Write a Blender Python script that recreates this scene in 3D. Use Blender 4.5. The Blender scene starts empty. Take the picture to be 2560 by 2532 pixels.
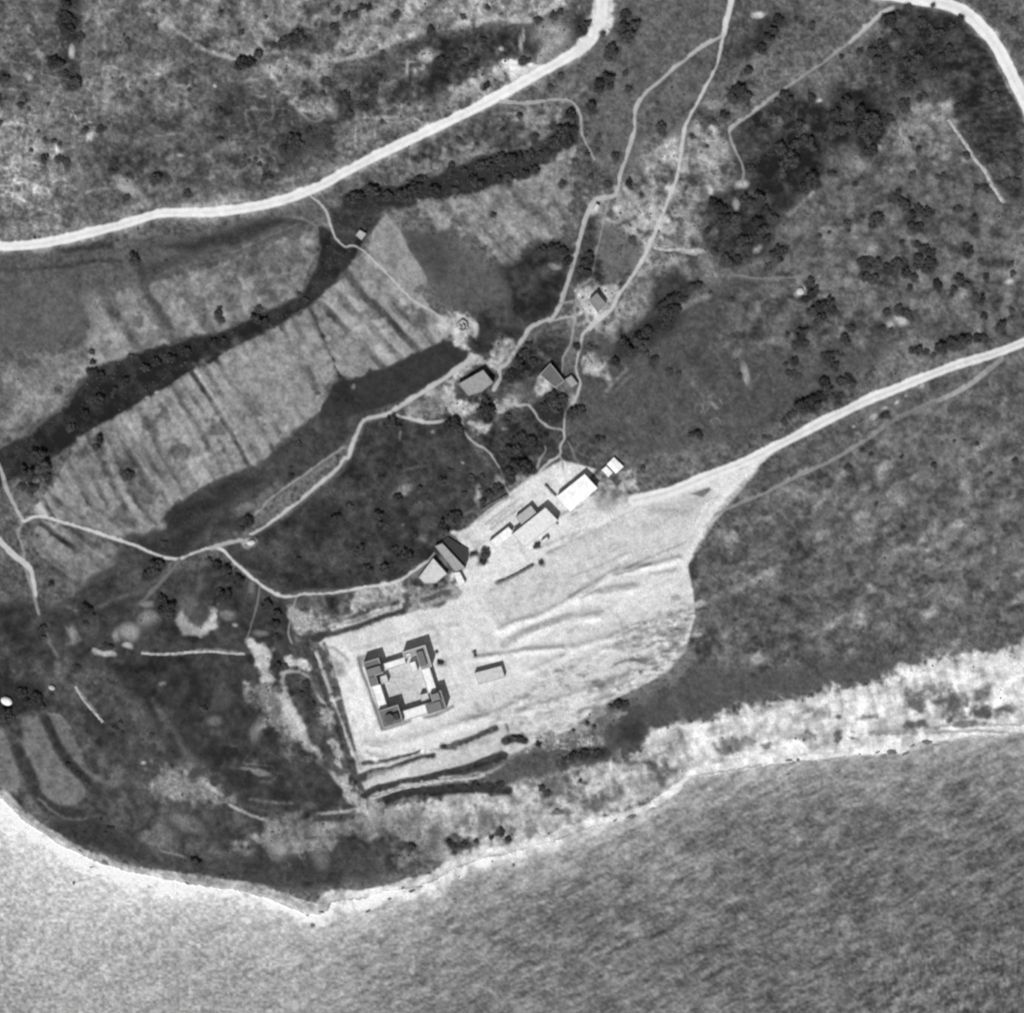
import bpy, bmesh, math, random
import numpy as np
from mathutils import Vector

# ------------------------------------------------------------------ camera, sky, sun
SC = bpy.context.scene
S = 0.25                      # metres of ground for one pixel of the photograph
CX, CY = 1280.0, 1266.0
ZREF, CAMH = 9.0, 1500.0
SUN_EL, SUN_AZ = math.radians(47.0), math.radians(198.0)   # azimuth clockwise from the top of the picture

cam_d = bpy.data.cameras.new('camera'); cam = bpy.data.objects.new('camera', cam_d)
SC.collection.objects.link(cam)
cam.location = (0, 0, ZREF + CAMH); cam.rotation_euler = (0, 0, 0)
cam_d.sensor_fit = 'HORIZONTAL'; cam_d.sensor_width = 36.0
cam_d.lens = 36.0 * CAMH / (2560 * S)
cam_d.clip_start = 10.0; cam_d.clip_end = 9000.0
SC.camera = cam

W = bpy.data.worlds.new('World'); SC.world = W; W.use_nodes = True
nt = W.node_tree; nt.nodes.clear()
sky = nt.nodes.new('ShaderNodeTexSky'); sky.sky_type = 'NISHITA'; sky.sun_disc = False
sky.sun_elevation = SUN_EL; sky.sun_rotation = SUN_AZ
bw = nt.nodes.new('ShaderNodeRGBToBW'); bg = nt.nodes.new('ShaderNodeBackground')
bg.inputs['Strength'].default_value = 0.07
wo = nt.nodes.new('ShaderNodeOutputWorld')
nt.links.new(sky.outputs[0], bw.inputs[0]); nt.links.new(bw.outputs[0], bg.inputs['Color'])
nt.links.new(bg.outputs[0], wo.inputs['Surface'])

sun_d = bpy.data.lights.new('sun', 'SUN'); sun_d.energy = 4.4; sun_d.angle = math.radians(0.55)
sun_d.color = (1, 1, 1)                                     # the photograph is black and white
sun = bpy.data.objects.new('sun', sun_d); SC.collection.objects.link(sun)
to_sun = Vector((math.sin(SUN_AZ) * math.cos(SUN_EL), math.cos(SUN_AZ) * math.cos(SUN_EL), math.sin(SUN_EL)))
sun.rotation_euler = to_sun.to_track_quat('Z', 'Y').to_euler(); sun.location = to_sun * 400
SC.view_settings.view_transform = 'Standard'; SC.view_settings.look = 'None'
SC.view_settings.exposure = 0.0; SC.view_settings.gamma = 1.0
SC.view_settings.use_curve_mapping = False
SC.cycles.pixel_filter_type = 'BLACKMAN_HARRIS'; SC.cycles.filter_width = 2.4
SC.cycles.max_bounces = 4; SC.cycles.diffuse_bounces = 2

K_LIGHT = 1.245                 # flat ground: display value = (albedo * K) through the sRGB curve
def srgb2lin(c):
    c = np.clip(np.asarray(c, dtype=float), 0, 1)
    return np.where(c <= 0.04045, c / 12.92, ((c + 0.055) / 1.055) ** 2.4)
def tone2alb(t):               # grey tone 0-255 of flat sunlit ground -> its albedo
    return np.clip(srgb2lin(np.asarray(t) / 255.0) / K_LIGHT, 0.012, 0.82)

rng = np.random.RandomState(7); random.seed(7)

# ------------------------------------------------------------------ tracing frames (photo pixels)
TILES = {'A': (0, 0, .44514), 'B': (850, 0, .44514), 'C': (1700, 0, .44514),
         'D': (0, 840, .44514), 'E': (850, 840, .44514), 'F': (1700, 840, .44514),
         'G': (0, 1680, .44514), 'H': (850, 1680, .44514), 'I': (1700, 1680, .44514),
         'J': (820, 1500, .26164), 'K': (1020, 1120, .31056), 'L': (1080, 740, .26164),
         'M': (880, 1570, .13605), 'N': (1240, 1140, .17792), 'P': (1030, 1320, .13605),
         'Q': (1100, 780, .18838), 'R': (700, 1460, .31381), 'O': (0, 0, 1.32505), 'S': (0, 0, 1.0)}
def T(tile, *xy):
    ou, ov, s = TILES[tile]
    return [(ou + xy[i] * s, ov + xy[i + 1] * s) for i in range(0, len(xy), 2)]
def wx(u, v): return ((u - CX) * S, (CY - v) * S)

# ------------------------------------------------------------------ the ground grid
G = 2.8
inner_u = np.arange(-70, 2631, G); inner_v = np.arange(-70, 2603, G)
def stretch(a):
    out = []; d = G
    x = 0.0
    while x < 9000:
        d *= 1.25; x += d; out.append(x)
    o = np.array(out)
    return np.concatenate([(a[0] - o)[::-1], a, a[-1] + o])
US, VS = stretch(inner_u), stretch(inner_v)
NU, NV = len(US), len(VS)
U, V = np.meshgrid(US, VS)

def lattice(seed, n=256):
    return np.random.RandomState(seed).rand(n, n) * 2 - 1
def vnoise(u, v, scale, seed):
    L = lattice(seed); x = u / scale + 1000.3; y = v / scale + 1000.7
    xi = np.floor(x).astype(int); yi = np.floor(y).astype(int)
    fx = x - xi; fy = y - yi
    fx = fx * fx * (3 - 2 * fx); fy = fy * fy * (3 - 2 * fy)
    a = L[yi % 256, xi % 256]; b = L[yi % 256, (xi + 1) % 256]
    c = L[(yi + 1) % 256, xi % 256]; d = L[(yi + 1) % 256, (xi + 1) % 256]
    return (a * (1 - fx) + b * fx) * (1 - fy) + (c * (1 - fx) + d * fx) * fy
def rot(u, v, deg):
    c, s = math.cos(math.radians(deg)), math.sin(math.radians(deg))
    return u * c + v * s, -u * s + v * c
ru, rv = rot(U, V, 27)
N300 = vnoise(ru, rv, 330, 1); N120 = vnoise(ru, rv, 130, 2)
ru, rv = rot(U, V, 61)
N50 = vnoise(ru, rv, 55, 3); N24 = vnoise(U, V, 26, 4)
N12 = vnoise(ru, rv, 13, 5); N7 = vnoise(U, V, 7.5, 6); N5 = vnoise(ru, rv, 5, 16)
WU = U + 11 * N50 + 7 * vnoise(U, V, 26, 8) + 3.5 * vnoise(U, V, 11, 18)
WV = V + 11 * vnoise(U, V, 55, 9) + 7 * vnoise(U, V, 26, 10) + 3.5 * vnoise(U, V, 11, 19)

FRAY = .85 * N24 + .85 * N12 + .45 * N7 + .2 * N5
tone = 99 + 10 * N300 + 9 * N120
rough = np.ones_like(tone)         # strength of the mottling
relief = np.zeros_like(tone)       # extra height, metres
dens = np.full_like(tone, 0.10)    # density of the low scrub
reg = np.zeros(tone.shape, dtype=np.int16)
REGS = [('ground', 'open ground of dry grass and scrub', 'ground')]

def smooth(x): x = np.clip(x, 0, 1); return x * x * (3 - 2 * x)
def window(pts, pad):
    us = [p[0] for p in pts]; vs = [p[1] for p in pts]
    j0 = max(0, np.searchsorted(US, min(us) - pad)); j1 = min(NU, np.searchsorted(US, max(us) + pad) + 1)
    i0 = max(0, np.searchsorted(VS, min(vs) - pad)); i1 = min(NV, np.searchsorted(VS, max(vs) + pad) + 1)
    return slice(i0, i1), slice(j0, j1)
def seg_dist(u, v, a, b):
    du, dv = b[0] - a[0], b[1] - a[1]; l2 = du * du + dv * dv + 1e-9
    t = np.clip(((u - a[0]) * du + (v - a[1]) * dv) / l2, 0, 1)
    return np.hypot(u - a[0] - t * du, v - a[1] - t * dv), t
def poly_sd(pts, u, v):
    d = np.full(u.shape, 1e9); ins = np.zeros(u.shape, bool); n = len(pts)
    for i in range(n):
        a, b = pts[i], pts[(i + 1) % n]
        d = np.minimum(d, seg_dist(u, v, a, b)[0])
        if a[1] != b[1]:
            c = ((a[1] > v) != (b[1] > v)) & (u < (b[0] - a[0]) * (v - a[1]) / (b[1] - a[1]) + a[0])
            ins ^= c
    return np.where(ins, d, -d)
def catmull(pts, n=6):
    if len(pts) < 3: return list(pts)
    P = [pts[0]] + list(pts) + [pts[-1]]; out = []
    for i in range(1, len(P) - 2):
        p0, p1, p2, p3 = [np.array(p) for p in P[i - 1:i + 3]]
        for k in range(n):
            t = k / n
            out.append(tuple(0.5 * ((2 * p1) + (-p0 + p2) * t + (2 * p0 - 5 * p1 + 4 * p2 - p3) * t * t + (-p0 + 3 * p1 - 3 * p2 + p3) * t ** 3)))
    out.append(tuple(pts[-1])); return out
def new_region(name, label, cat):
    REGS.append((name, label, cat)); return len(REGS) - 1
def area(pts, val, soft=6, k=1.0, rg=None, warp=True, tex=None, rgh=None, den=None, rel=None):
    """lay one kind of ground cover over a traced outline"""
    sl = window(pts, soft * 2 + 40)
    wa = min(1.0, max(.22, soft / 13)) if warp else 0
    u, v = U[sl] + wa * (WU[sl] - U[sl]), V[sl] + wa * (WV[sl] - V[sl])
    sd = poly_sd(pts, u, v)
    if warp: sd = sd + FRAY[sl] * min(soft, 16) * .85
    a = smooth(sd / (2 * soft) + 0.5)
    val = val if tex is None else val + tex(U[sl], V[sl], sl)
    tone[sl] = tone[sl] * (1 - a * k) + val * a * k
    if rgh is not None: rough[sl] = rough[sl] * (1 - a) + rgh * a
    if den is not None: dens[sl] = dens[sl] * (1 - a) + den * a
    if rel is not None: relief[sl] += rel * a
    if rg is not None: reg[sl][sd > 0] = rg
    return sl, a
def line(pts, w, val, soft=2.5, k=1.0, rg=None, w2=None, rel=None, rgh=None, wob=1.0, halo=None, den=None, curve=True, two=0, brk=0):
    """a strip of ground along a traced line; w in photo pixels"""
    if curve: pts = catmull(pts)
    w2 = w if w2 is None else w2
    sl = window(pts, max(w, w2) + 30)
    u = U[sl] + wob * (2.2 * N24[sl] + 1.4 * N12[sl]); v = V[sl] + wob * (2.2 * N50[sl] + 1.4 * N7[sl])
    lens = [math.dist(pts[i], pts[i + 1]) for i in range(len(pts) - 1)]; tot = sum(lens) or 1; acc = 0
    sd = np.full(u.shape, -1e9); dc = np.full(u.shape, 1e9)
    for i in range(len(pts) - 1):
        d, t = seg_dist(u, v, pts[i], pts[i + 1])
        ww = (w + (w2 - w) * (acc + t * lens[i]) / tot) / 2
        sd = np.maximum(sd, ww - d); dc = np.minimum(dc, d); acc += lens[i]
    sd = sd + min(max(w, w2), 12) * (.10 * N50[sl] + .08 * N24[sl] + .05 * N12[sl])
    a = smooth(sd / (2 * soft) + 0.5) * k
    if brk: a = a * smooth(0.5 + brk * (vnoise(U[sl], V[sl], 38, 77) + .35))
    vv = val
    if two: vv = val - two * np.exp(-(dc / (0.16 * w)) ** 2)
    if halo:
        hw, hv, hk = halo
        ah = smooth((sd + hw) / hw) * hk * (0.65 + 0.6 * N24[sl]).clip(0, 1)
        tone[sl] = tone[sl] * (1 - ah) + hv * ah
    tone[sl] = tone[sl] * (1 - a) + vv * a
    if rgh is not None: rough[sl] = rough[sl] * (1 - a) + rgh * a
    if rel is not None: relief[sl] += rel * smooth((sd + 6) / 10)
    dens[sl] *= (1 - smooth((sd + 6) / 6)) if den is None else 1
    if den is not None: dens[sl] = dens[sl] * (1 - a) + den * a
    if rg is not None: reg[sl][sd > 0] = rg
def blob(tile, x, y, rx, ry, val, k=1.0, ang=0, soft=0.6):
    ou, ov, s = TILES[tile]; u0, v0, a_, b_ = ou + x * s, ov + y * s, rx * s, ry * s
    m = max(a_, b_) * 1.6 + 30
    sl = window([(u0 - m, v0 - m), (u0 + m, v0 + m)], 0)
    p, q = rot(WU[sl] * .6 + U[sl] * .4 - u0, WV[sl] * .6 + V[sl] * .4 - v0, ang)
    r = np.hypot(p / a_, q / b_) + .40 * FRAY[sl]; a = smooth((1 + soft - r) / (2 * soft)) * k
    tone[sl] = tone[sl] * (1 - a) + val * a

# ------------------------------------------------------------------ the shore
SHORE = T('S', -9000, 1990, -300, 1990) + T('G', 0, 722, 100, 832, 200, 900, 340, 990, 500, 1062, 640, 1112, 800, 1152, 950, 1182, 1100, 1210,
          1300, 1232, 1450, 1268, 1600, 1318, 1700, 1372, 1790, 1375, 1835, 1350, 1852, 1305, 1932, 1292)[0:] \
        + T('H', 60, 1290, 140, 1285, 250, 1248, 420, 1222, 520, 1190, 640, 1122, 800, 1062, 950, 1030, 1080, 985, 1200, 965, 1300, 915, 1470, 868, 1700, 800, 1890, 705) \
        + T('I', 80, 600, 240, 575, 460, 535, 680, 505, 1000, 475, 1120, 468, 1270, 458, 1340, 410, 1500, 396, 1932, 345) + T('S', 2900, 1800, 12000, 1500)
shore_poly = SHORE + [(12000, 12000), (-9000, 12000)]
SD = np.full(U.shape, 1e9)
wu, wv = U + 2.5 * N24 + 2 * N12, V + 2.5 * vnoise(U, V, 24, 31) + 1.5 * N7
SD = poly_sd(shore_poly, wu, wv)          # >0 at sea
DL = np.clip(-SD, 0, None)                # distance inland, pixels
DSEA = np.clip(SD, 0, None)
R_SEA = new_region('sea', 'choppy grey sea along the foot of the bluff', 'sea')
R_BEACH = new_region('beach', 'narrow pale beach between the sea and the bluff', 'beach')

# ------------------------------------------------------------------ ground cover, far to near in importance
exec_layers = []
def sc(u, v, sl): return 9 * N12[sl] + 10 * N24[sl] + 8 * N50[sl]
def blotch(a24=14, a50=14, a12=10):
    return lambda u, v, sl: a24 * N24[sl] + a50 * N50[sl] + a12 * N12[sl]
def web(amp, scale=30, seed=40, thr=.09):
    """pale net of bare rock between low bushes"""
    def f(u, v, sl):
        n = vnoise(u + 8 * N24[sl], v + 8 * N50[sl], scale, seed)
        n2 = vnoise(u, v, scale * .55, seed + 1)
        return amp * (np.exp(-(n / thr) ** 2) * .8 + np.exp(-(n2 / thr) ** 2) * .5)
    return f
def addtex(pts, f, soft=25, k=1.0):
    sl = window(pts, soft * 2 + 30); a = smooth((poly_sd(pts, WU[sl], WV[sl]) + 10 * FRAY[sl]) / (2 * soft) + .5) * k
    tone[sl] += a * f(U[sl], V[sl], sl)

def stripes(per, ang0, amp, seed, fan=None):
    def f(u, v, sl):
        if fan:
            cu, cv, r0 = fan
            th = np.arctan2(v - cv, u - cu); s_ = th * r0 / per
        else:
            p, q = rot(u, v, ang0); s_ = q / per
        s_ = s_ + .3 * vnoise(u, v, 170, seed + 3) + .09 * vnoise(u, v, 40, seed + 4) + .05 * N12[sl]
        n = .3 - 1.35 * smooth((np.sin(2 * math.pi * s_ * .95) + .25) / 1.2) * (.55 + .75 * vnoise(s_, s_ * 0 + 1.7, .8, seed + 6) + .4 * vnoise(u, v, 50, seed + 8)) + .45 * vnoise(s_, s_ * 0 + 3.3, .55, seed) + .35 * vnoise(s_, s_ * 0 + 9.1, .28, seed + 1)
        along = .7 + .7 * vnoise(u, v, 90, seed + 5) + .4 * N50[sl]
        return amp * n * along + 6 * N24[sl] + 6 * N12[sl]
    return f
# hillside above the upper road
area(T('A', -100, -100, 1932, -100, 1932, 100, 1400, 350, 900, 140, 800, 0), 112, 30, tex=blotch(10, 8))
area(T('B', -50, -60, 1400, -60, 1250, 60, 900, 130, 400, 210, 250, 270, 0, 340), 130, 14, tex=blotch(14, 14), den=.15)
area(T('A', 830, -60, 1500, -60, 1932, -60, 1932, 110, 1700, 190, 1400, 340, 1200, 300, 1000, 180, 880, 120), 122, 12, tex=blotch(12, 8))
area(T('A', 330, -60, 480, -60, 470, 250, 440, 520, 360, 500, 330, 200), 66, 22)
area(T('A', -60, 100, 300, 60, 340, 400, 250, 560, 0, 620, -60, 600), 92, 30)
area(T('A', -60, 640, 200, 680, 330, 830, 300, 1100, 100, 1150, -60, 1100), 118, 30, tex=web(60))
area(T('A', 380, 560, 540, 620, 540, 790, 480, 800, 390, 700), 100, 14, tex=web(95, 24, 50))
addtex(T('A', 0, 850, 420, 850, 350, 1300, 0, 1330), web(45, 26, 60))
addtex(T('A', 0, 150, 600, 200, 560, 560, 0, 600), web(32, 34, 70))
area(T('A', 540, 640, 1000, 650, 1030, 740, 560, 740), 78, 12)
area(T('A', 1200, 520, 1600, 520, 1750, 700, 1600, 900, 1200, 800), 78, 30)
area(T('A', 560, 400, 1100, 320, 1180, 420, 1150, 600, 560, 620), 112, 30, tex=blotch(14, 12))
area(T('A', 1480, 400, 1900, 330, 1880, 640, 1780, 690, 1640, 590), 128, 10, tex=blotch(10, 6))
blob('A', 1790, 510, 75, 70, 88); blob('A', 1010, 450, 60, 50, 80, .8); blob('A', 1320, 610, 110, 50, 74, .8)
blob('A', 1220, 250, 90, 40, 92, .8)
area(T('A', 560, 800, 1400, 820, 1700, 900, 1500, 1080, 1000, 1040, 500, 1050), 86, 20, tex=blotch(8, 8))
addtex(T('A', -100, -100, 1932, -100, 2400, -100, 2400, 200, 1932, 800, 1500, 1050, 600, 1150, 0, 1300, -100, 1300), lambda u, v, sl: web(34, 36, 250, .08)(u, v, sl) * smooth(.45 + 1.2 * N120[sl]) + 12 * (vnoise(u, v, 20, 253) + .6 * vnoise(u, v, 9, 254)), 30)
addtex(T('B', 900, -60, 1400, 60, 1300, 300, 900, 420, 500, 560, 0, 760, -100, 600, 200, 340), web(46, 20, 256, .09), 20)
# pale verge north of the road
line(T('A', 0, 1330, 300, 1300, 600, 1220, 900, 1150, 1250, 1130, 1600, 1050, 1932, 900), 26, 138, 9, .7, brk=2.5)
blob('A', 730, 1060, 100, 28, 168, .9, 32); blob('A', 1200, 1150, 150, 22, 165, .8, -5); blob('A', 1030, 890, 26, 11, 170)
line(T('A', 490, 1090, 580, 1065, 700, 1072, 800, 1100), 5, 150, 3, .7)
line(T('A', 600, 755, 720, 765, 880, 770, 1030, 760), 5, 150, 3, .8, brk=3)
line(T('A', 800, -20, 820, 60, 880, 130), 8, 150, 4, .7); line(T('A', 940, 140, 1060, 220, 1150, 290, 1290, 335, 1350, 345), 10, 165, 5, .8)
line(T('A', 1400, 330, 1600, 300, 1800, 330, 1932, 290), 8, 150, 5, .5)
blob('A', 425, 310, 18, 40, 185); blob('A', 170, 460, 14, 30, 165, 1, -30); blob('A', 520, 770, 22, 25, 200); blob('A', 1200, 510, 9, 8, 200)
line(T('A', 480, 100, 480, 300, 490, 480), 6, 135, 4, .6)
line(T('A', 860, 165, 1000, 265, 1180, 345, 1340, 375), 15, 78, 8, .7); line(T('A', 540, 90, 600, 190, 590, 300, 560, 380), 6, 140, 4, .6, brk=3); line(T('A', 1180, 420, 1300, 475, 1450, 460, 1600, 420), 6, 148, 4, .6, brk=3)
line(T('A', 1640, 580, 1760, 690, 1880, 630, 1932, 560), 6, 158, 3.5, .8, brk=2); line(T('A', 590, 300, 600, 180, 660, 90, 700, 0), 5, 140, 3, .5, brk=3); line(T('B', 250, 280, 320, 160, 300, 60), 5, 150, 3, .5, brk=3)
for k_ in range(6): line(T('A', 60 + 40 * k_, 1180 + 22 * k_, 160 + 50 * k_, 1150 + 26 * k_, 300 + 40 * k_, 1200 + 20 * k_), 4, 146, 2.5, .6, brk=3)
# dark slope at the top middle
area(T('B', -40, 370, 150, 345, 300, 280, 560, 190, 800, 170, 1080, 140, 1250, 90, 1420, 60, 1430, 170, 1250, 300, 1080, 330, 940, 360, 800, 430, 620, 520, 300, 640, 0, 700, -40, 560), 76, 12, tex=blotch(16, 14), den=.55)
area(T('A', 1700, 700, 1932, 640, 1932, 830, 1820, 840, 1600, 900, 1560, 820), 68, 14, den=.4)
line(T('B', -20, 352, 160, 312, 250, 270, 420, 215), 12, 168, 5, .85); line(T('B', 770, 150, 860, 112, 960, 132, 1080, 126, 1160, 72, 1240, 22), 12, 178, 4, .9)
line(T('B', 240, 250, 230, 200, 250, 120), 8, 150, 4, .5)
blob('B', 500, 330, 45, 32, 185); blob('B', 900, 290, 16, 12, 190); blob('B', 1190, 210, 90, 90, 168, .9, -40); blob('B', 1125, 310, 30, 60, 175, .8, 20)
for x, y, rx, ry in ((385, 390, 10, 50), (400, 365, 40, 8), (460, 400, 22, 10), (430, 415, 10, 22), (475, 385, 8, 12), (1030, 215, 8, 40), (1010, 270, 10, 40)):
    blob('B', x, y, rx, ry, 168, .85)
area(T('B', 920, 360, 990, 350, 1010, 380, 1130, 375, 1100, 420, 1000, 470, 940, 460, 945, 400), 225, 4)
area(T('B', 620, 500, 800, 430, 940, 415, 960, 460, 860, 500, 760, 540, 640, 560), 150, 12, tex=blotch(14, 8))
area(T('B', 0, 700, 300, 640, 640, 560, 760, 545, 600, 640, 300, 770, 0, 900), 112, 14, tex=web(50, 26, 80))
blob('B', 290, 665, 75, 10, 160, .7, -4); blob('B', 140, 765, 50, 14, 165, .8)
# between the upper road and the gully
area(T('B', 160, 920, 500, 770, 900, 620, 960, 640, 1180, 620, 1260, 640, 1250, 700, 1100, 850, 700, 900, 400, 960, 200, 1000), 82, 12, tex=blotch(8, 8))
area(T('B', 970, 640, 1240, 600, 1200, 720, 1080, 740), 128, 18); area(T('B', 200, 960, 500, 880, 860, 830, 1000, 840, 800, 900, 500, 990, 300, 1000), 118, 14)
area(T('A', 1560, 1150, 1932, 1010, 1932, 1110, 1760, 1120), 90, 12)
# fields below the road, left
area(T('O', -40, 470, 200, 470, 420, 430, 590, 395, 605, 430, 570, 560, 430, 630, 330, 650, 170, 710, 160, 800, 0, 890, -40, 890), 92, 8, rgh=.7, den=.03)
R_F7 = new_region('field', 'grey fallow field with faint pale blotches below the upper road', 'field')
area(T('O', 165, 655, 168, 575, 270, 540, 450, 490, 600, 432, 606, 470, 570, 556, 500, 585, 430, 625, 330, 645, 180, 700), 126, 6, rg=R_F7, tex=stripes(90, 62, 22, 96), rgh=.7, den=0.01)
area(T('D', 0, 150, 250, 100, 480, 60, 500, 190, 380, 300, 330, 420, 100, 560, -40, 620, -40, 200), 118, 20, tex=blotch(10, 24, 4))
blob('A', 560, 1720, 55, 90, 145, .8, -30); blob('A', 800, 1700, 120, 110, 138, .7); blob('D', 60, 230, 40, 60, 142, .8); blob('D', 60, 480, 60, 30, 142, .8)
blob('D', 130, 380, 60, 40, 140, .7, 30); blob('D', 40, 350, 60, 90, 96, .6, -35); blob('A', 790, 1800, 35, 45, 95, .7); blob('A', 630, 1750, 30, 90, 88, .8, -25)
line(T('A', 800, 1520, 830, 1640, 900, 1760, 960, 1840), 20, 74, 8, .85); area(T('A', 790, 1500, 1150, 1390, 900, 1560, 830, 1600), 78, 12)
area(T('A', 880, 1380, 1200, 1330, 1500, 1240, 1720, 1240, 1500, 1300, 1250, 1400), 64, 9)
line(T('A', 680, 1470, 520, 1470, 400, 1490, 150, 1520, 0, 1515), 9, 62, 6, .8); line(T('A', 880, 1560, 1000, 1510, 1250, 1450, 1500, 1340, 1690, 1260), 4, 128, 3, .5)
line(T('A', 1610, 1215, 1720, 1240, 1790, 1290, 1800, 1350), 6, 138, 4, .7); area(T('A', 320, 1400, 640, 1350, 640, 1390, 400, 1430), 62, 8)
blob('A', 1370, 1490, 80, 60, 92, .8); blob('A', 1560, 1450, 110, 100, 104, .7)
area(T('A', 0, 1520, 300, 1520, 500, 1680, 480, 1932, 0, 1932), 96, 30, k=.7, rgh=.45)
# the dark vegetated gully
gully = T('O', 604, 428, 640, 438, 690, 450, 676, 480, 640, 530, 590, 577, 510, 622, 430, 666, 300, 737, 160, 822, 100, 862, 40, 900, -20, 930, -20, 860, 60, 820, 130, 760, 190, 690, 330, 648, 430, 624, 500, 588, 570, 558, 604, 500)
area(gully, 50, 6, tex=blotch(8, 7, 6), rgh=.5, rel=-1.2, den=.75)
area(T('B', 20, 1110, 60, 1080, 200, 1040, 330, 1050, 480, 1000, 700, 930, 900, 870, 1130, 840, 1220, 720, 1300, 690, 1345, 730, 1330, 800, 1190, 920, 1030, 1010, 800, 1075, 520, 1130, 430, 1150, 300, 1180, 100, 1200, 20, 1180), 56, 6, rgh=.6, rel=-.8, den=.85)
area(T('B', -40, 1180, 100, 1190, 270, 1190, 240, 1220, 190, 1290, 150, 1330, 60, 1370, -40, 1370), 66, 8, den=.4)
# pale meadow and plots in the middle
R_F5 = new_region('field', 'pale dry meadow wedge under the tree-filled gully', 'field')
area(T('B', 450, 1150, 540, 1130, 800, 1078, 1030, 1012, 1190, 925, 1310, 832, 1322, 1000, 1285, 1230, 1240, 1330, 1100, 1345, 970, 1520, 720, 1300, 560, 1290, 420, 1200), 130, 8, rg=R_F5, tex=stripes(52, 48, 20, 95), rgh=.8, den=.04)
area(T('B', 1000, 1060, 1300, 880, 1300, 1000, 1200, 1130), 142, 30, k=.5); blob('B', 960, 1240, 80, 60, 150, .6); blob('B', 1160, 1330, 80, 22, 152, .7)
blob('B', 860, 1210, 20, 20, 62, .8); area(T('B', 870, 1130, 940, 1120, 900, 1200, 850, 1200), 100, 10, k=.6)
for s in range(7):
    x0 = 640 + s * 68
    line(T('B', x0, 1230 + s * 12, x0 + 130, 1370 + s * 14, x0 + 250, 1520 + s * 4), 8, 156 if s % 2 else 88, 4, .55, curve=False)
R_F4 = new_region('field', 'dark grey plot with blurred edges between pale plots', 'field')
area(T('B', 400, 1300, 560, 1300, 700, 1400, 800, 1520, 1000, 1520, 1000, 1700, 760, 1760, 600, 1720, 500, 1590, 390, 1420), 92, 12, rg=R_F4, rgh=.5, den=.02)
area(T('B', 390, 1310, 560, 1310, 640, 1450, 560, 1560, 480, 1520, 400, 1400), 80, 14, k=.8)
R_F3 = new_region('field', 'evenly pale kite-shaped plot beside the thin straight footpath', 'field')
area(T('B', 262, 1212, 335, 1290, 385, 1400, 490, 1560, 488, 1592, 370, 1640, 280, 1540, 160, 1410, 190, 1300), 146, 3.5, rg=R_F3, warp=False, rgh=.55, den=0)
area(T('B', 880, 1500, 1000, 1450, 1120, 1350, 1300, 1380, 1310, 1500, 1250, 1640, 1220, 1740, 1080, 1830, 900, 1932, 740, 1850, 760, 1780, 960, 1700), 62, 14, rgh=.6, den=.35, tex=blotch(7, 8))
area(T('E', 720, -10, 960, -40, 1040, -20, 1010, 20, 900, 40, 880, 110, 800, 100, 740, 60), 60, 6, den=.2)
blob('B', 1215, 1500, 32, 20, 128); blob('B', 1120, 1700, 90, 60, 48, .6)
# the long striped field
R_F1 = new_region('field', 'long pale field with dark slanting strips below the dark gully', 'field')
area(T('O', 588, 583, 612, 640, 652, 735, 600, 780, 562, 812, 525, 842, 492, 878, 405, 906, 330, 948, 312, 972, 318, 992, 240, 1012, 150, 990, 60, 968, 100, 925, 145, 828, 300, 737, 430, 664), 134, 4, rg=R_F1, tex=stripes(33, 60, 44, 90), rgh=.6, den=.01)
area(T('D', 1100, 170, 1160, 140, 1210, 160, 1290, 90, 1440, 0, 1800, 0, 1932, 380, 1720, 520, 1500, 620, 1350, 600), 152, 25, k=.45)
area(T('D', 320, 680, 620, 560, 900, 640, 1000, 800, 780, 800, 640, 900, 420, 830), 104, 40, k=.65, tex=stripes(33, 60, 40, 91))
R_F1b = new_region('field', 'small fan-shaped striped field in the angle of the left tracks', 'field')
area(T('D', 230, 1040, 430, 1085, 620, 1140, 760, 1200, 740, 1240, 620, 1310, 520, 1400, 400, 1478, 330, 1400, 250, 1280, 205, 1200, 210, 1080), 112, 5, rg=R_F1b, tex=stripes(34, 33, 44, 92), rgh=.7, den=.01)
area(T('D', 300, 860, 640, 960, 900, 1000, 930, 1080, 790, 1160, 560, 1090, 300, 1010), 112, 14, k=.7, tex=stripes(30, 38, 46, 93))
line(T('D', 400, 1478, 560, 1370, 640, 1300, 760, 1210), 22, 132, 6, .5); line(T('D', 800, 850, 880, 960, 930, 1070), 14, 150, 5, .6); area(T('D', 640, 1100, 920, 1040, 940, 1080, 800, 1160), 146, 8, k=.6)
line(T('D', 680, 560, 860, 800, 900, 880), 4, 158, 2, .6); line(T('D', 1070, 740, 1150, 850), 4, 165, 2, .7); line(T('D', 900, 350, 1050, 660), 4, 155, 2, .4)
for x, y, rx, ry in ((560, 600, 26, 60), (740, 760, 40, 50), (1240, 540, 42, 80), (680, 1000, 50, 45), (870, 520, 40, 60), (930, 430, 24, 60), (1440, 430, 30, 60), (1740, 220, 24, 75), (600, 760, 40, 60), (820, 880, 60, 80), (1010, 640, 50, 60), (470, 640, 40, 28)):
    blob('D', x, y, rx, ry, 82, .6, 60 - 90)
line(T('A', 1740, 1745, 1775, 1810, 1810, 1880, 1840, 1932), 7, 72, 4, .8); line(T('D', 1810, 0, 1860, 90, 1900, 200, 1925, 340), 8, 70, 4, .85)
R_F2 = new_region('field', 'pale field with dark slanting strips beside the thin straight footpath', 'field')
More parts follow.
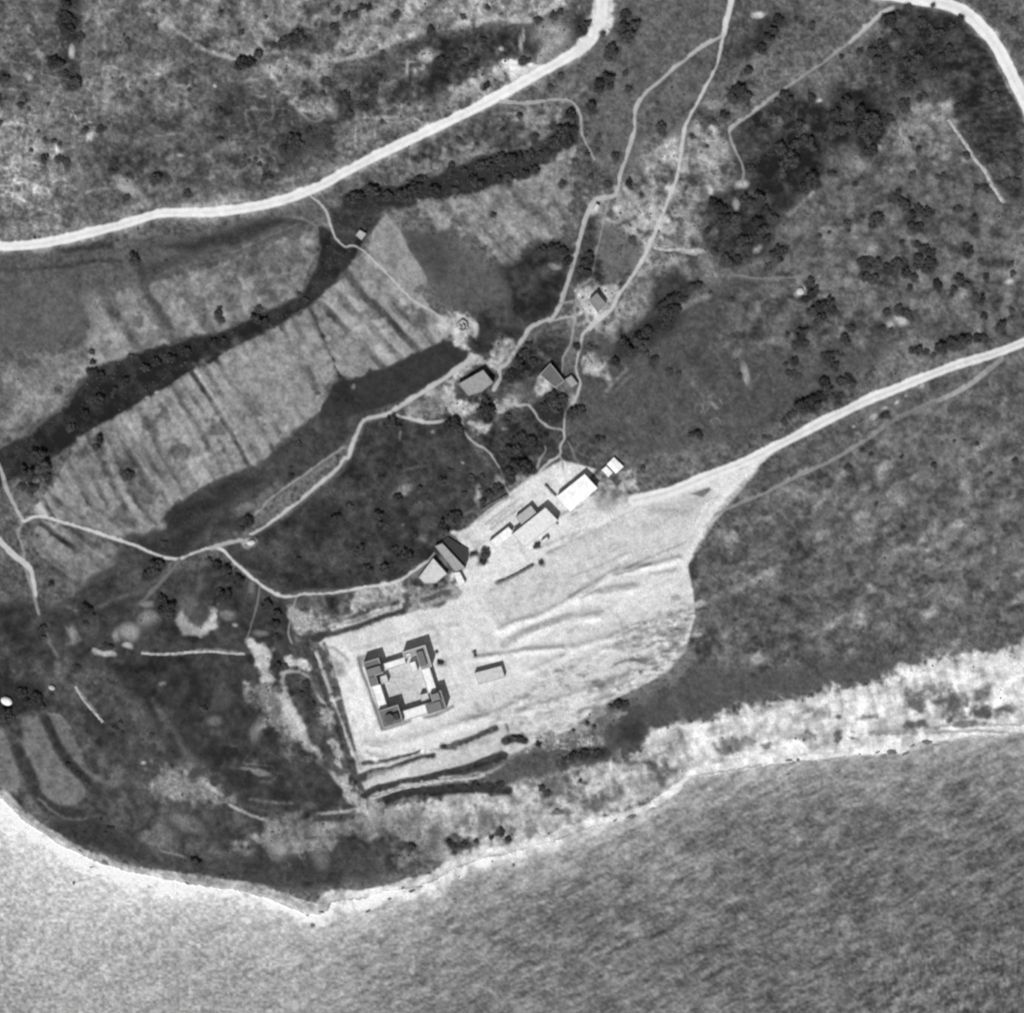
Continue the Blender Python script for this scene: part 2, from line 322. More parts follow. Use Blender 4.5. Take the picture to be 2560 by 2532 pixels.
area(T('O', 592, 580, 640, 536, 668, 492, 690, 472, 760, 530, 828, 592, 858, 628, 835, 648, 760, 678, 700, 700, 655, 735, 620, 655), 140, 4, rg=R_F2, tex=stripes(46, 50, 44, 94), rgh=.6, den=.01)
blob('B', 60, 1560, 20, 50, 84, .6, -40); blob('B', 190, 1740, 40, 40, 84, .6); blob('B', 410, 1780, 50, 70, 84, .6, -30); blob('B', 100, 1640, 30, 60, 92, .6, -35)
# dark plots and strips south of the striped field
area(T('O', 240, 1012, 316, 992, 330, 950, 410, 905, 492, 878, 560, 814, 652, 738, 700, 722, 760, 742, 690, 792, 640, 850, 560, 905, 480, 960, 440, 1010, 330, 1050, 280, 1100, 160, 1152, 110, 1140, 220, 1060), 74, 7, rgh=.6, tex=blotch(5, 6, 3), den=.12)
area(T('D', 930, 960, 1060, 900, 1200, 900, 1330, 900, 1200, 1020, 1050, 1120, 1000, 1240, 850, 1200, 800, 1170, 940, 1090), 56, 12, rel=-.5)
area(T('D', 1170, 860, 1300, 810, 1490, 790, 1400, 870, 1250, 920), 58, 10)
line(T('D', 920, 1150, 1060, 1060, 1200, 990, 1340, 960), 18, 82, 8, .5); line(T('D', 1360, 990, 1440, 930, 1560, 850), 22, 122, 8, .6)
R_F6 = new_region('field', 'smooth dark crop strip ending at the village track', 'field')
area(T('E', -30, 270, 120, 225, 300, 160, 480, 80, 590, 30, 650, 40, 730, 110, 690, 160, 560, 240, 420, 320, 300, 380, 160, 420, 0, 450, -110, 470, -100, 400), 60, 4.5, rg=R_F6, rgh=.45, den=.05)
blob('E', -10, 300, 60, 60, 50, .6); blob('E', 75, 285, 12, 12, 135, .9)
# grove
area(T('O', 470, 1015, 560, 962, 640, 895, 672, 850, 690, 800, 740, 792, 870, 798, 890, 845, 935, 890, 944, 920, 905, 950, 865, 975, 830, 1010, 835, 1045, 790, 1078, 740, 1098, 640, 1108, 540, 1118, 490, 1090, 420, 1035), 66, 5, tex=blotch(9, 10, 5), rgh=.7, den=.55)
area(T('O', 730, 850, 760, 900, 810, 900, 820, 860, 780, 820), 78, 16, k=.5); blob('E', 350, 870, 60, 28, 150, .9, -25); blob('E', 420, 740, 60, 8, 118, .6, -15)
blob('E', 775, 900, 24, 45, 165); blob('E', 690, 705, 8, 8, 150); blob('E', 505, 540, 14, 12, 150, .8); blob('E', 340, 540, 10, 25, 130, .8); blob('E', 470, 1140, 25, 22, 130, .7); blob('E', 345, 1060, 10, 8, 120)
blob('D', 1090, 1580, 1, 1, 100)
# village
area(T('O', 1080, 720, 1130, 640, 1260, 560, 1400, 530, 1560, 560, 1700, 640, 1500, 780, 1400, 830, 1200, 860, 1080, 830), 86, 16, rgh=.6, den=.12)
area(T('O', 1115, 380, 1180, 330, 1200, 240, 1300, 230, 1390, 270, 1420, 340, 1330, 430, 1310, 560, 1180, 640, 1090, 600, 1080, 500), 120, 16, tex=blotch(26, 14, 20), den=.2)
addtex(T('O', 1150, 260, 1400, 260, 1400, 420, 1260, 460, 1150, 400), web(42, 30, 100))
area(T('B', 1420, 1260, 1600, 1290, 1680, 1330, 1690, 1440, 1600, 1560, 1520, 1640, 1430, 1580, 1440, 1420), 104, 10, rgh=.6); area(T('B', 1350, 1230, 1450, 1220, 1420, 1400, 1380, 1560, 1310, 1600, 1330, 1400), 76, 6)
area(T('B', 1550, 1100, 1750, 1050, 1800, 1200, 1730, 1330, 1650, 1280, 1600, 1180), 150, 14, tex=blotch(18, 8), k=.8)
area(T('B', 1600, 860, 1900, 760, 1880, 1000, 1800, 1080, 1580, 1090, 1560, 1000), 134, 14, k=.6, tex=blotch(24, 10, 16))
blob('B', 1540, 1170, 20, 24, 200); blob('B', 1430, 1170, 22, 38, 205, 1, 20)
area(T('B', 1330, 1600, 1400, 1590, 1560, 1600, 1560, 1700, 1500, 1800, 1350, 1790, 1320, 1700), 172, 9, tex=blotch(12, 8))
blob('B', 1215, 1500, 30, 22, 130)
area(T('L', 1500, 570, 1640, 600, 1680, 760, 1560, 800, 1430, 740, 1400, 640), 172, 9, tex=blotch(14, 10)); blob('B', 1750, 1650, 60, 50, 160, .7); blob('B', 1690, 1720, 50, 50, 150, .7)
for a in ((1450, 1870, 1640, 1610), (1640, 920, 1800, 740), (1740, 950, 1850, 820)): pass
line(T('L', 1660, 910, 1740, 820, 1850, 710), 8, 140, 5, .7); line(T('L', 1720, 940, 1780, 880, 1900, 760), 6, 120, 5, .6)
line(T('B', 1730, 1480, 1800, 1560, 1900, 1620), 12, 165, 5, .7); line(T('B', 1760, 1395, 1840, 1405, 1930, 1400), 9, 188, 3, .9)
for k_ in range(4): line(T('C', 10 + 45 * k_, 1500 - 20 * k_, 70 + 45 * k_, 1600 - 14 * k_), 6, 140, 4, .4, curve=False)
area(T('L', 900, 480, 1160, 380, 1330, 420, 1290, 540, 1240, 720, 1100, 740, 1000, 800, 900, 820, 700, 800, 780, 620), 62, 12, tex=blotch(12, 8), den=.35)
line(T('L', 950, 470, 1070, 580, 1120, 620), 12, 128, 6, .6); line(T('L', 860, 745, 940, 785, 1010, 780), 8, 118, 4, .7); line(T('L', 1000, 645, 1080, 640), 6, 112, 4, .6)
area(T('L', 700, 820, 940, 800, 1000, 960, 900, 1010, 700, 980, 640, 900), 96, 10); blob('L', 780, 985, 90, 50, 150, .9, -25)
area(T('L', 590, 990, 700, 1000, 860, 1050, 760, 1080, 690, 1110, 640, 1190, 560, 1230, 590, 1100), 165, 7)
area(T('L', 960, 1050, 1170, 900, 1280, 960, 1270, 1080, 1250, 1200, 1200, 1220, 1130, 1240, 1010, 1150), 56, 7, rgh=.5, den=.3)
area(T('O', 890, 830, 930, 800, 965, 772, 1000, 765, 1030, 790, 1058, 815, 1050, 860, 1010, 890, 975, 920, 955, 915, 930, 870), 68, 8, tex=blotch(8, 8), den=.3)
area(T('L', 960, 800, 1060, 800, 1170, 890, 1060, 920, 980, 900), 168, 6); blob('L', 690, 1275, 22, 18, 135); blob('L', 1345, 990, 55, 60, 165)
area(T('L', 340, 1190, 400, 1170, 500, 1220, 570, 1210, 500, 1280, 400, 1310, 350, 1270), 165, 6)
area(T('L', 560, 560, 700, 380, 790, 450, 760, 560, 640, 680, 540, 620), 128, 10, tex=blotch(22, 8, 14)); blob('L', 750, 460, 40, 45, 182); blob('L', 690, 540, 40, 30, 165)
blob('L', 90, 950, 90, 60, 140, .7)
area(T('L', -60, 900, 210, 850, 240, 1000, 470, 1000, 290, 1110, 120, 1010, -60, 950), 186, 8); area(T('E', 340, 400, 560, 310, 640, 420, 520, 470, 400, 455), 128, 9)
blob('E', 620, 415, 36, 26, 80, .9)
# pale patch and small ruin by the end of the straight path
area(T('Q', -60, 60, 120, 60, 180, 0, 380, 0, 380, 130, 480, 190, 460, 320, 340, 330, 380, 460, 250, 420, 150, 340, 60, 340, -100, 260), 176, 7, tex=blotch(12, 8)); blob('Q', 240, 280, 36, 36, 226)
area(T('Q', 240, 400, 390, 460, 430, 560, 340, 520), 178, 4)
# the right hillside
fh = vnoise(U * .35, V, 7, 146) + .7 * vnoise(U * .4, V, 13, 147)
area(T('O', 1100, -30, 1400, -30, 1360, 100, 1300, 240, 1220, 260, 1180, 330, 1130, 330, 1100, 200), 98, 14, rgh=.75, den=.06)
area(T('C', 280, 350, 460, 120, 560, 90, 600, 130, 420, 330), 62, 16); line(T('C', 400, 420, 470, 300, 600, 200, 780, 90), 26, 122, 10, .7, brk=3)
area(T('C', 1180, 60, 1500, 60, 1640, 140, 1750, 330, 1932, 640, 1932, 1180, 1860, 1130, 1790, 1060, 1720, 960, 1640, 860, 1520, 660, 1560, 600, 1420, 430, 1250, 500, 1160, 400, 1060, 330, 1080, 250, 1140, 200, 1260, 150), 68, 12, tex=lambda u, v, sl: 14 * fh[sl] + 12 * N24[sl] + 8 * N50[sl], den=.7)
area(T('C', 1340, 90, 1600, 90, 1600, 160, 1480, 340, 1240, 420, 1220, 330, 1300, 210), 56, 14, tex=blotch(8, 8, 8))
area(T('C', 300, 740, 450, 620, 580, 530, 700, 580, 860, 620, 1000, 480, 1120, 600, 1150, 720, 1090, 860, 1060, 890, 980, 820, 900, 860, 780, 850, 760, 960, 780, 1050, 680, 1090, 540, 1100, 420, 1000, 380, 900), 62, 12, tex=blotch(18, 14, 10), den=.6)
area(T('C', 960, 380, 1150, 330, 1300, 430, 1200, 600, 1150, 740, 1060, 880, 960, 830, 800, 880, 780, 1060, 640, 1120, 560, 1280, 480, 1400, 300, 1520, 160, 1430, 150, 1250, 300, 1060, 330, 900, 280, 760, 460, 620, 600, 530, 800, 600), 56, 26, k=.8, tex=blotch(12, 12, 8), den=.5)
area(T('B', 1760, 1560, 1900, 1530, 1980, 1620, 1930, 1760, 1860, 1860, 1700, 1932, 1600, 1990, 1500, 1990, 1600, 1880, 1740, 1760), 52, 18, k=.85, den=.4)
area(T('C', 980, 650, 1140, 640, 1150, 740, 1090, 860, 1060, 890, 990, 810), 50, 6); area(T('C', 540, 800, 760, 790, 740, 880, 620, 980, 500, 1000, 540, 900), 48, 14)
addtex(T('C', 430, 600, 800, 560, 800, 760, 450, 760), web(34, 30, 120)); area(T('C', 900, 330, 1060, 330, 1100, 480, 960, 520, 860, 480), 84, 20, tex=blotch(12, 10))
area(T('C', 1180, 690, 1400, 570, 1530, 620, 1560, 730, 1640, 880, 1560, 950, 1360, 940, 1200, 900, 1090, 890, 1150, 760), 116, 12, tex=blotch(14, 10, 10)); blob('C', 1340, 620, 70, 50, 158, .8); blob('C', 1495, 600, 36, 38, 172); blob('C', 1330, 720, 60, 26, 150, .7)
area(T('C', 760, 1000, 1080, 900, 1640, 900, 1800, 1150, 1932, 1300, 1932, 1932, 200, 1932, 300, 1600, 640, 1150), 99, 25, k=.6, rgh=.8, tex=blotch(9, 8))
area(T('C', 130, 1130, 330, 1030, 420, 1080, 500, 1180, 520, 1300, 470, 1400, 300, 1500, 160, 1420, 140, 1250), 66, 14, tex=blotch(12, 8), den=.5)
blob('C', 350, 1040, 30, 30, 185); blob('C', 170, 1075, 16, 28, 195); blob('C', 300, 1160, 18, 34, 165); blob('C', 220, 850, 60, 48, 168, .9); blob('C', 80, 940, 40, 40, 150, .7)
blob('C', 60, 1415, 60, 14, 188); blob('C', 180, 590, 45, 26, 155, .8); blob('C', 770, 580, 18, 12, 185); blob('C', 990, 920, 40, 40, 145, .7, 40)
blob('C', 450, 103, 34, 20, 205); blob('C', 800, 1330, 28, 34, 150, .9); blob('C', 965, 1280, 26, 30, 148, .9); blob('C', 670, 1640, 26, 28, 178); blob('C', 1225, 1805, 34, 26, 195); blob('C', 1160, 1825, 26, 22, 160)
blob('C', 1855, 1585, 26, 16, 188); blob('C', 1585, 1650, 26, 34, 150, .8); blob('C', 1080, 1410, 26, 26, 150, .7); blob('C', 420, 1395, 34, 16, 158, .9, -40); line(T('C', 610, 1210, 680, 1140, 740, 1090), 11, 150, 4, .8)
line(T('C', 0, 1740, 80, 1690, 150, 1670), 16, 140, 6, .7); line(T('C', 1700, 1190, 1800, 1270, 1932, 1320), 12, 132, 7, .6, brk=3); line(T('C', 1040, 970, 1070, 910, 1090, 870), 5, 140, 3, .6)
blob('C', 1100, 1180, 60, 14, 135, .6, -10); blob('C', 520, 1580, 60, 10, 128, .6)
blob('F', 365, 220, 18, 60, 165, .9, -10); blob('F', 325, 95, 28, 24, 140, .7); blob('F', 300, 30, 1, 1, 150)
line(T('F', 20, 200, 120, 340, 200, 410), 10, 126, 7, .6); addtex(T('F', 80, 330, 270, 370, 240, 490, 100, 520), web(50, 24, 130)); blob('F', 120, 150, 110, 60, 78, .6); blob('F', 530, 20, 50, 20, 142, .7)
addtex(T('C', 760, 1000, 1500, 900, 1932, 1300, 1932, 1932, 300, 1932, 400, 1600), lambda u, v, sl: 14 * fh[sl] * smooth(.4 + N120[sl]) + 9 * N24[sl], 30)
# pale-blotched slope right of the yard
slope = T('O', 1310, 1060, 1440, 880, 1700, 740, 1932, 640, 2000, 600, 2000, 1260, 1800, 1270, 1560, 1300, 1440, 1350, 1300, 1380, 1260, 1300, 1310, 1200)
area(slope, 96, 10, k=.85, rgh=.8, tex=blotch(8, 8, 6), den=.06)
p_, q_ = rot(U, V, -25)
fl = vnoise(p_ * .55, q_, 30, 140) + .6 * vnoise(p_ * .6, q_, 15, 141)
addtex(T('O', 1340, 1040, 1480, 900, 1960, 760, 1960, 1230, 1760, 1260, 1500, 1280, 1340, 1240), lambda u, v, sl: 30 * np.clip(fl[sl] - .28, 0, 1) * 1.7 - 8 * np.clip(-fl[sl] - .4, 0, 1))
for x, y, rx, ry, a in ((690, 1130, 50, 30, 0), (1165, 1240, 55, 34, 0), (1330, 1340, 50, 14, -20), (1740, 1390, 30, 80, -25), (1020, 1520, 50, 50, -25), (1250, 1380, 20, 60, -30), (1600, 620, 80, 26, 40), (1650, 700, 16, 60, 0), (800, 1390, 90, 22, -20),
                        (470, 1210, 60, 14, 0), (330, 1290, 90, 16, -10), (1300, 890, 30, 36, 0), (1830, 980, 80, 50, 0), (1780, 540, 70, 60, 0), (1080, 540, 60, 22, -35), (890, 1060, 16, 9, 0), (1540, 1490, 45, 40, 0), (1060, 920, 60, 40, 0), (1660, 1140, 40, 60, -30), (1890, 1180, 70, 60, 0), (1600, 1280, 100, 24, -15), (1420, 1430, 60, 14, 0)):
    blob('F', x, y, rx * 1.15, ry * .8, 140, .55, a if a else -24)
for x, y, rx, ry, a in ((470, 1245, 50, 16, 0), (1380, 1500, 80, 26, 0), (630, 1510, 70, 24, 35), (1400, 1360, 80, 18, 10), (550, 1740, 110, 60, 0), (1820, 1620, 40, 16, 20), (750, 800, 70, 22, -20), (1730, 1440, 30, 30, 0), (1660, 1210, 60, 18, -25), (150, 1740, 90, 22, 0), (340, 1080, 60, 26, -20), (650, 1220, 90, 60, 0), (80, 1330, 34, 70, 0), (880, 330, 26, 22, 0)):
    blob('F', x, y, rx, ry, 70, .75, a)
area(T('H', 1440, 170, 1600, 150, 1720, 100, 1932, 10, 1932, 330, 1700, 410, 1500, 480, 1480, 300), 84, 14, rgh=.5); area(T('I', 0, -20, 500, -20, 1300, -60, 1000, 40, 500, 120, 0, 270), 86, 14, rgh=.5)
line(T('F', 300, 1900, 900, 1560, 1300, 1400, 1932, 1000), 4, 88, 2, .4, wob=.3); area(T('H', 1560, 290, 1700, 250, 1680, 380, 1560, 380), 60, 14)
# bluff
p4, q4 = rot(U, V, -14)
fs_ = .9 * vnoise(p4, q4 * .4, 12, 142) + .7 * vnoise(p4 * .35, q4, 7, 143) + .5 * vnoise(p4, q4 * .5, 6, 144)
bl = lambda u, v, sl: 26 * fl[sl] + 26 * fs_[sl] + 12 * N24[sl] + 10 * N50[sl]
area(T('I', -160, 330, 0, 295, 250, 232, 450, 192, 620, 140, 840, 100, 1050, 55, 1260, 0, 1400, -60, 1600, -100, 2000, -180, 2000, 360, 1500, 420, 1300, 470, 700, 520, 200, 600, -100, 640, -260, 480), 205, 12, tex=bl, den=.05, rgh=.5)
for x, y, rx, ry, k_ in ((1330, 170, 50, 60, .8), (1540, 200, 90, 75, .8), (1340, 310, 70, 30, .8), (1730, 235, 75, 36, .95), (1700, 110, 50, 45, .7), (290, 400, 100, 40, .6), (250, 440, 50, 36, .7), (700, 380, 50, 36, .6), (880, 375, 30, 20, .8), (970, 378, 30, 10, .8), (500, 400, 22, 22, .7), (1030, 250, 50, 16, .6), (885, 262, 24, 14, .8), (1620, 290, 100, 16, .7), (1860, 210, 40, 30, .7), (780, 240, 60, 30, .45), (1450, 90, 100, 30, .5)):
    blob('I', x, y, rx, ry, 92, min(1, k_ * 1.15))
area(T('H', 470, 720, 640, 690, 1000, 560, 1200, 540, 1520, 500, 1900, 350, 1932, 330, 1990, 330, 1990, 640, 1700, 760, 1300, 890, 1180, 950, 950, 1020, 640, 1100, 520, 1000, 480, 860), 172, 14, tex=bl, den=.08, rgh=.6)
area(T('H', 140, 760, 470, 720, 480, 960, 200, 920, -60, 900, -300, 900, -300, 780, 0, 830), 162, 16, tex=bl, den=.08, rgh=.6)
for x, y, rx, ry, k_ in ((1190, 640, 130, 90, .8), (800, 870, 110, 90, .5), (1240, 790, 70, 16, .9), (900, 900, 60, 30, .8), (660, 960, 90, 40, .8), (1440, 740, 60, 50, .6), (1800, 540, 70, 70, .75), (1350, 608, 36, 14, .85), (1070, 890, 46, 46, .6), (420, 880, 60, 40, .5), (60, 850, 60, 20, .5), (1720, 490, 50, 16, .8), (1500, 700, 80, 60, .4)):
    blob('H', x, y, rx, ry, 88, k_)
# head on the left below the fort
area(T('O', -30, 1130, 150, 1155, 300, 1092, 400, 1062, 540, 1130, 552, 1250, 625, 1400, 692, 1530, 560, 1560, 430, 1495, 330, 1405, 200, 1265, 130, 1250, -30, 1330), 66, 12, tex=blotch(9, 10, 6), rgh=.55, den=.15)
area(T('O', -30, 1300, 120, 1250, 230, 1310, 330, 1400, 440, 1490, 560, 1560, 690, 1535, 760, 1600, 700, 1660, 600, 1670, 480, 1665, 330, 1640, 200, 1610, 60, 1540, -30, 1500), 80, 14, tex=blotch(10, 12, 7), rgh=.65, den=.12)
area(T('G', 700, 20, 1340, 20, 1440, 250, 1700, 420, 1880, 640, 1900, 720, 1400, 740, 1150, 560, 900, 350), 64, 18, tex=blotch(9, 12, 5), rgh=.5); addtex(T('G', 1250, 400, 1700, 420, 1600, 600, 1250, 560), web(34, 40, 150))
R_F8 = new_region('field', 'grey tongue-shaped terrace field, widest of the three by the shore', 'field')
area(T('G', 110, 250, 220, 250, 300, 440, 400, 560, 480, 630, 470, 700, 400, 765, 330, 755, 230, 690, 190, 560, 130, 400), 112, 6, rg=R_F8, warp=False, rgh=.6, den=.01)
R_F9 = new_region('field', 'narrow grey terrace field right of the widest one by the shore', 'field')
area(T('G', 265, 235, 330, 240, 400, 340, 490, 540, 600, 620, 540, 620, 440, 540, 360, 470, 300, 340), 108, 6, rg=R_F9, warp=False, rgh=.6, den=.01)
R_F10 = new_region('field', 'grey terrace field at the left edge of the picture by the shore', 'field')
area(T('G', -60, 260, 20, 330, 70, 470, 105, 620, 90, 690, 0, 660, -60, 640), 112, 6, rg=R_F10, warp=False, rgh=.6, den=.01)
line(T('G', 250, 260, 330, 430, 420, 540, 520, 650), 22, 58, 7, .9, rel=-.6); line(T('G', 90, 430, 150, 560, 200, 690, 290, 770, 400, 780), 28, 60, 7, .9, rel=-.6)
line(T('G', 210, 720, 300, 790, 400, 830, 540, 805), 6, 120, 4, .7); line(T('G', 270, 235, 340, 245, 400, 330), 6, 135, 4, .6)
area(T('G', -30, 60, 100, 70, 250, 100, 250, 210, 120, 230, 40, 310, -30, 280), 50, 12); line(T('G', 0, 690, 80, 720, 130, 790), 8, 60, 5, .8)
area(T('G', 850, 560, 1040, 550, 1150, 600, 1300, 700, 1230, 720, 1040, 700, 930, 690, 870, 650), 132, 20, tex=web(46, 16, 160), k=.85); line(T('G', 1040, 560, 1150, 620, 1240, 690), 10, 185, 5, .8, brk=3)
line(T('G', 1290, 745, 1400, 800, 1530, 850), 7, 182, 3.5, .9); line(T('G', 860, 160, 980, 340, 1100, 520), 16, 106, 8, .6); blob('G', 1040, 850, 80, 40, 130, .7, 20); blob('G', 730, 990, 45, 16, 142, .8, 10)
area(T('G', 780, 900, 860, 865, 960, 900, 970, 970, 850, 990, 770, 960), 102, 8); line(T('G', 900, 1010, 980, 1030, 1040, 1050), 5, 145, 3, .7)
area(T('G', 640, 1000, 800, 1010, 1100, 1080, 1400, 1040, 1932, 1060, 1932, 1235, 1700, 1225, 1400, 1180, 1000, 1130, 780, 1090), 68, 10, tex=blotch(6, 6, 4)); area(T('G', 250, 880, 540, 820, 640, 900, 800, 1010, 640, 1040, 460, 980, 320, 950), 60, 12)
area(T('H', -20, 980, 400, 970, 500, 1080, 340, 1140, -20, 1140), 72, 12); area(T('G', 1300, 960, 1400, 960, 1560, 890, 1932, 860, 1932, 960, 1700, 1040, 1560, 1000), 120, 18, tex=bl, k=.8); blob('G', 1560, 980, 70, 50, 162, .8, 30); blob('G', 1800, 1060, 40, 60, 124, .6)
blob('G', 1200, 275, 40, 30, 118, .8); blob('G', 910, 68, 22, 16, 128); blob('G', 1440, 550, 60, 16, 150, .8, 15); blob('G', 800, 515, 12, 9, 170); blob('G', 1370, 540, 26, 12, 128, .8)
line(T('G', 1400, 715, 1540, 730, 1640, 735), 7, 138, 5, .6, brk=3); line(T('G', 1760, 825, 1932, 815), 9, 62, 4, .9); line(T('G', 1780, 795, 1932, 785), 6, 150, 3, .8); line(T('H', -40, 810, 70, 815), 14, 66, 5, .9)
blob('G', 1440, 330, 30, 60, 128, .8, 20); line(T('G', 1430, 350, 1480, 300, 1530, 290), 10, 128, 5, .6); area(T('G', 1390, 60, 1600, 40, 1640, 240, 1760, 420, 1840, 500, 1760, 480, 1600, 350, 1430, 230), 124, 18, tex=web(60, 15, 170), k=.9)
area(T('H', -420, 850, -100, 800, 200, 780, 480, 840, 620, 960, 560, 1040, 400, 960, 100, 940, -200, 970, -420, 960), 124, 24, k=.85, tex=lambda u, v, sl: .7 * bl(u, v, sl)); area(T('H', 300, 980, 520, 1000, 640, 1080, 480, 1130, 330, 1120), 100, 22, k=.7, tex=blotch(10, 8))
# garden plots between left track and fort
area(T('D', 1090, 1480, 1200, 1560, 1260, 1620, 1200, 1660, 1100, 1690, 1010, 1660, 1000, 1560), 88, 8)
area(T('D', 1000, 1540, 1040, 1540, 1040, 1610, 1110, 1640, 1190, 1610, 1190, 1520, 1220, 1510, 1225, 1640, 1130, 1700, 1020, 1690, 990, 1630), 165, 6, tex=blotch(14, 8)); blob('D', 1280, 1570, 40, 22, 142, .8); blob('D', 840, 1590, 45, 50, 140, .8); blob('D', 740, 1660, 55, 50, 160, .9); blob('D', 660, 1680, 24, 45, 150, .8)
blob('D', 400, 1670, 30, 40, 160, .8); blob('D', 820, 1490, 40, 20, 142, .8); blob('D', 720, 1745, 26, 14, 180); blob('D', 1060, 1500, 60, 50, 108, .7); line(T('D', 1110, 1240, 1130, 1380, 1110, 1440), 8, 98, 5, .6); blob('D', 1410, 1420, 26, 40, 130, .7)
line(T('D', 380, 1640, 450, 1700, 380, 1730), 8, 120, 5, .6); line(T('D', 520, 1765, 580, 1785, 640, 1785), 12, 180, 4, .9); area(T('D', 820, 1700, 1300, 1720, 1400, 1750, 1000, 1765, 800, 1750), 72, 6)
area(T('D', 1390, 1710, 1460, 1720, 1530, 1760, 1530, 1850, 1570, 1932, 1480, 1932, 1430, 1800), 188, 6, tex=blotch(12, 8)); blob('D', 1455, 1668, 40, 14, 120); blob('D', 1320, 1610, 12, 9, 160); blob('D', 1410, 1160, 40, 26, 172)
# the yard
R_YARD = new_region('yard', 'bare pale earth yard spreading round the fort and sheds', 'yard')
yard = T('O', 1312, 912, 1400, 884, 1470, 846, 1450, 862, 1432, 878, 1400, 908, 1378, 932, 1337, 985, 1312, 1030, 1298, 1068, 1308, 1120, 1312, 1160, 1302, 1198, 1292, 1230, 1262, 1266, 1200, 1300, 1130, 1332, 1075, 1378, 1010, 1402, 960, 1425, 880, 1452, 700, 1482, 686, 1466, 652, 1340, 625, 1240, 602, 1213, 640, 1180, 760, 1160, 806, 1140, 850, 1112, 870, 1090, 880, 1050, 862, 1012, 905, 975, 960, 930, 1000, 900, 1060, 868, 1125, 885, 1110, 905, 1060, 935, 1180, 935)
area(yard, 221, 4, rg=R_YARD, tex=lambda u, v, sl: 4 * N24[sl] + 4 * N50[sl], rgh=.42, den=0, warp=False)
area(T('E', 812, 1440, 880, 1385, 1200, 1195, 1450, 1075, 1700, 985, 1932, 950, 1990, 960, 1990, 1190, 1870, 1230, 1560, 1290, 1400, 1390, 1200, 1510, 960, 1630, 900, 1640, 850, 1570), 206, 8, k=.9)
blob('E', 980, 1490, 150, 60, 190, .6, -25)
area(T('E', 1700, 900, 1932, 870, 1960, 900, 1960, 950, 1700, 985, 1500, 1040, 1300, 1130, 1200, 1180, 1000, 1280, 880, 1370, 700, 1450, 640, 1350, 780, 1200, 1000, 1180, 1300, 1020, 1500, 960), 222, 8, k=.8)
for pts, w, v_ in ((T('E', 780, 1500, 850, 1600, 900, 1640, 1050, 1620, 1200, 1530, 1400, 1400, 1560, 1310, 1900, 1260), 22, 226), (T('E', 1300, 1440, 1500, 1330, 1700, 1300, 1900, 1230), 14, 222), (T('E', 1000, 1760, 1300, 1700, 1600, 1650), 12, 218), (T('E', 600, 1500, 700, 1420, 760, 1330, 900, 1260), 30, 224), (T('E', 1080, 1880, 1200, 1790, 1350, 1720, 1600, 1640), 14, 222), (T('J', 1300, 1150, 1600, 1060, 1900, 900), 16, 220), (T('H', 1000, 150, 1080, 80, 1200, 10), 22, 226), (T('H', 640, 260, 700, 200, 900, 60, 1000, 0), 18, 220)):
    line(pts, w, v_, 6, .7)
for pts, w, v_, k_ in ((T('E', 880, 1385, 990, 1335, 1080, 1285), 8, 118, .95), (T('E', 1130, 1265, 1140, 1285), 14, 130, .9), (T('E', 1170, 1215, 1230, 1180, 1300, 1140), 9, 150, .8), (T('E', 1300, 1140, 1450, 1080, 1600, 1000, 1750, 950, 1930, 950), 7, 168, .7), (T('E', 1540, 1335, 1640, 1310, 1740, 1275), 9, 140, .85), (T('E', 1740, 1330, 1880, 1310), 8, 155, .7), (T('E', 1460, 1430, 1650, 1400), 16, 172, .7),
                       (T('E', 920, 1730, 1100, 1630, 1280, 1570), 20, 172, .6), (T('E', 760, 1800, 1000, 1760, 1250, 1740), 8, 158, .7), (T('E', 1300, 1590, 1440, 1560), 18, 175, .6), (T('E', 600, 1620, 660, 1610), 14, 178, .6), (T('E', 750, 1770, 760, 1790), 8, 130, .8), (T('E', 1300, 1130, 1350, 1100), 8, 160, .5), (T('K', 1060, 800, 1180, 750, 1300, 700, 1500, 640), 9, 170, .6)):
    line(pts, w, v_, 4, k_)
def ridge(pts, w, hgt):
    pts = catmull(pts); sl = window(pts, w * 3 + 10); d = np.full(U[sl].shape, 1e9)
    for i in range(len(pts) - 1): d = np.minimum(d, seg_dist(U[sl] + 4 * N24[sl], V[sl] + 4 * N50[sl], pts[i], pts[i + 1])[0])
    relief[sl] += hgt * np.exp(-(d / w) ** 2) * (1.3 if hgt < -1.4 else (1.5 if hgt > 0 else 1))
for pts, w, hg in ((T('E', 900, 1650, 1200, 1530, 1400, 1400, 1560, 1320, 1740, 1285, 1900, 1250), 9, 1.5), (T('E', 1300, 1480, 1460, 1440, 1650, 1410), 12, 1.2), (T('E', 930, 1740, 1100, 1650, 1300, 1580, 1450, 1570), 12, 1.4), (T('E', 760, 1810, 1000, 1775, 1300, 1740), 9, 1.0), (T('E', 1080, 1880, 1350, 1740, 1600, 1660), 10, 1.2), (T('E', 1200, 1190, 1450, 1080, 1700, 975, 1900, 960), 7, -.7), (T('E', 880, 1385, 990, 1335, 1090, 1280), 5, -1.0), (T('J', 1300, 1160, 1600, 1080, 1900, 930), 10, 1.1), (T('J', 350, 1380, 700, 1350, 1100, 1240, 1500, 1120), 12, 1.0), (T('H', 900, 260, 1200, 160, 1500, 60, 1700, 0), 12, 1.1), (T('E', 1500, 1760, 1700, 1700, 1932, 1680), 10, 1.0)):
    ridge(pts, w, hg)
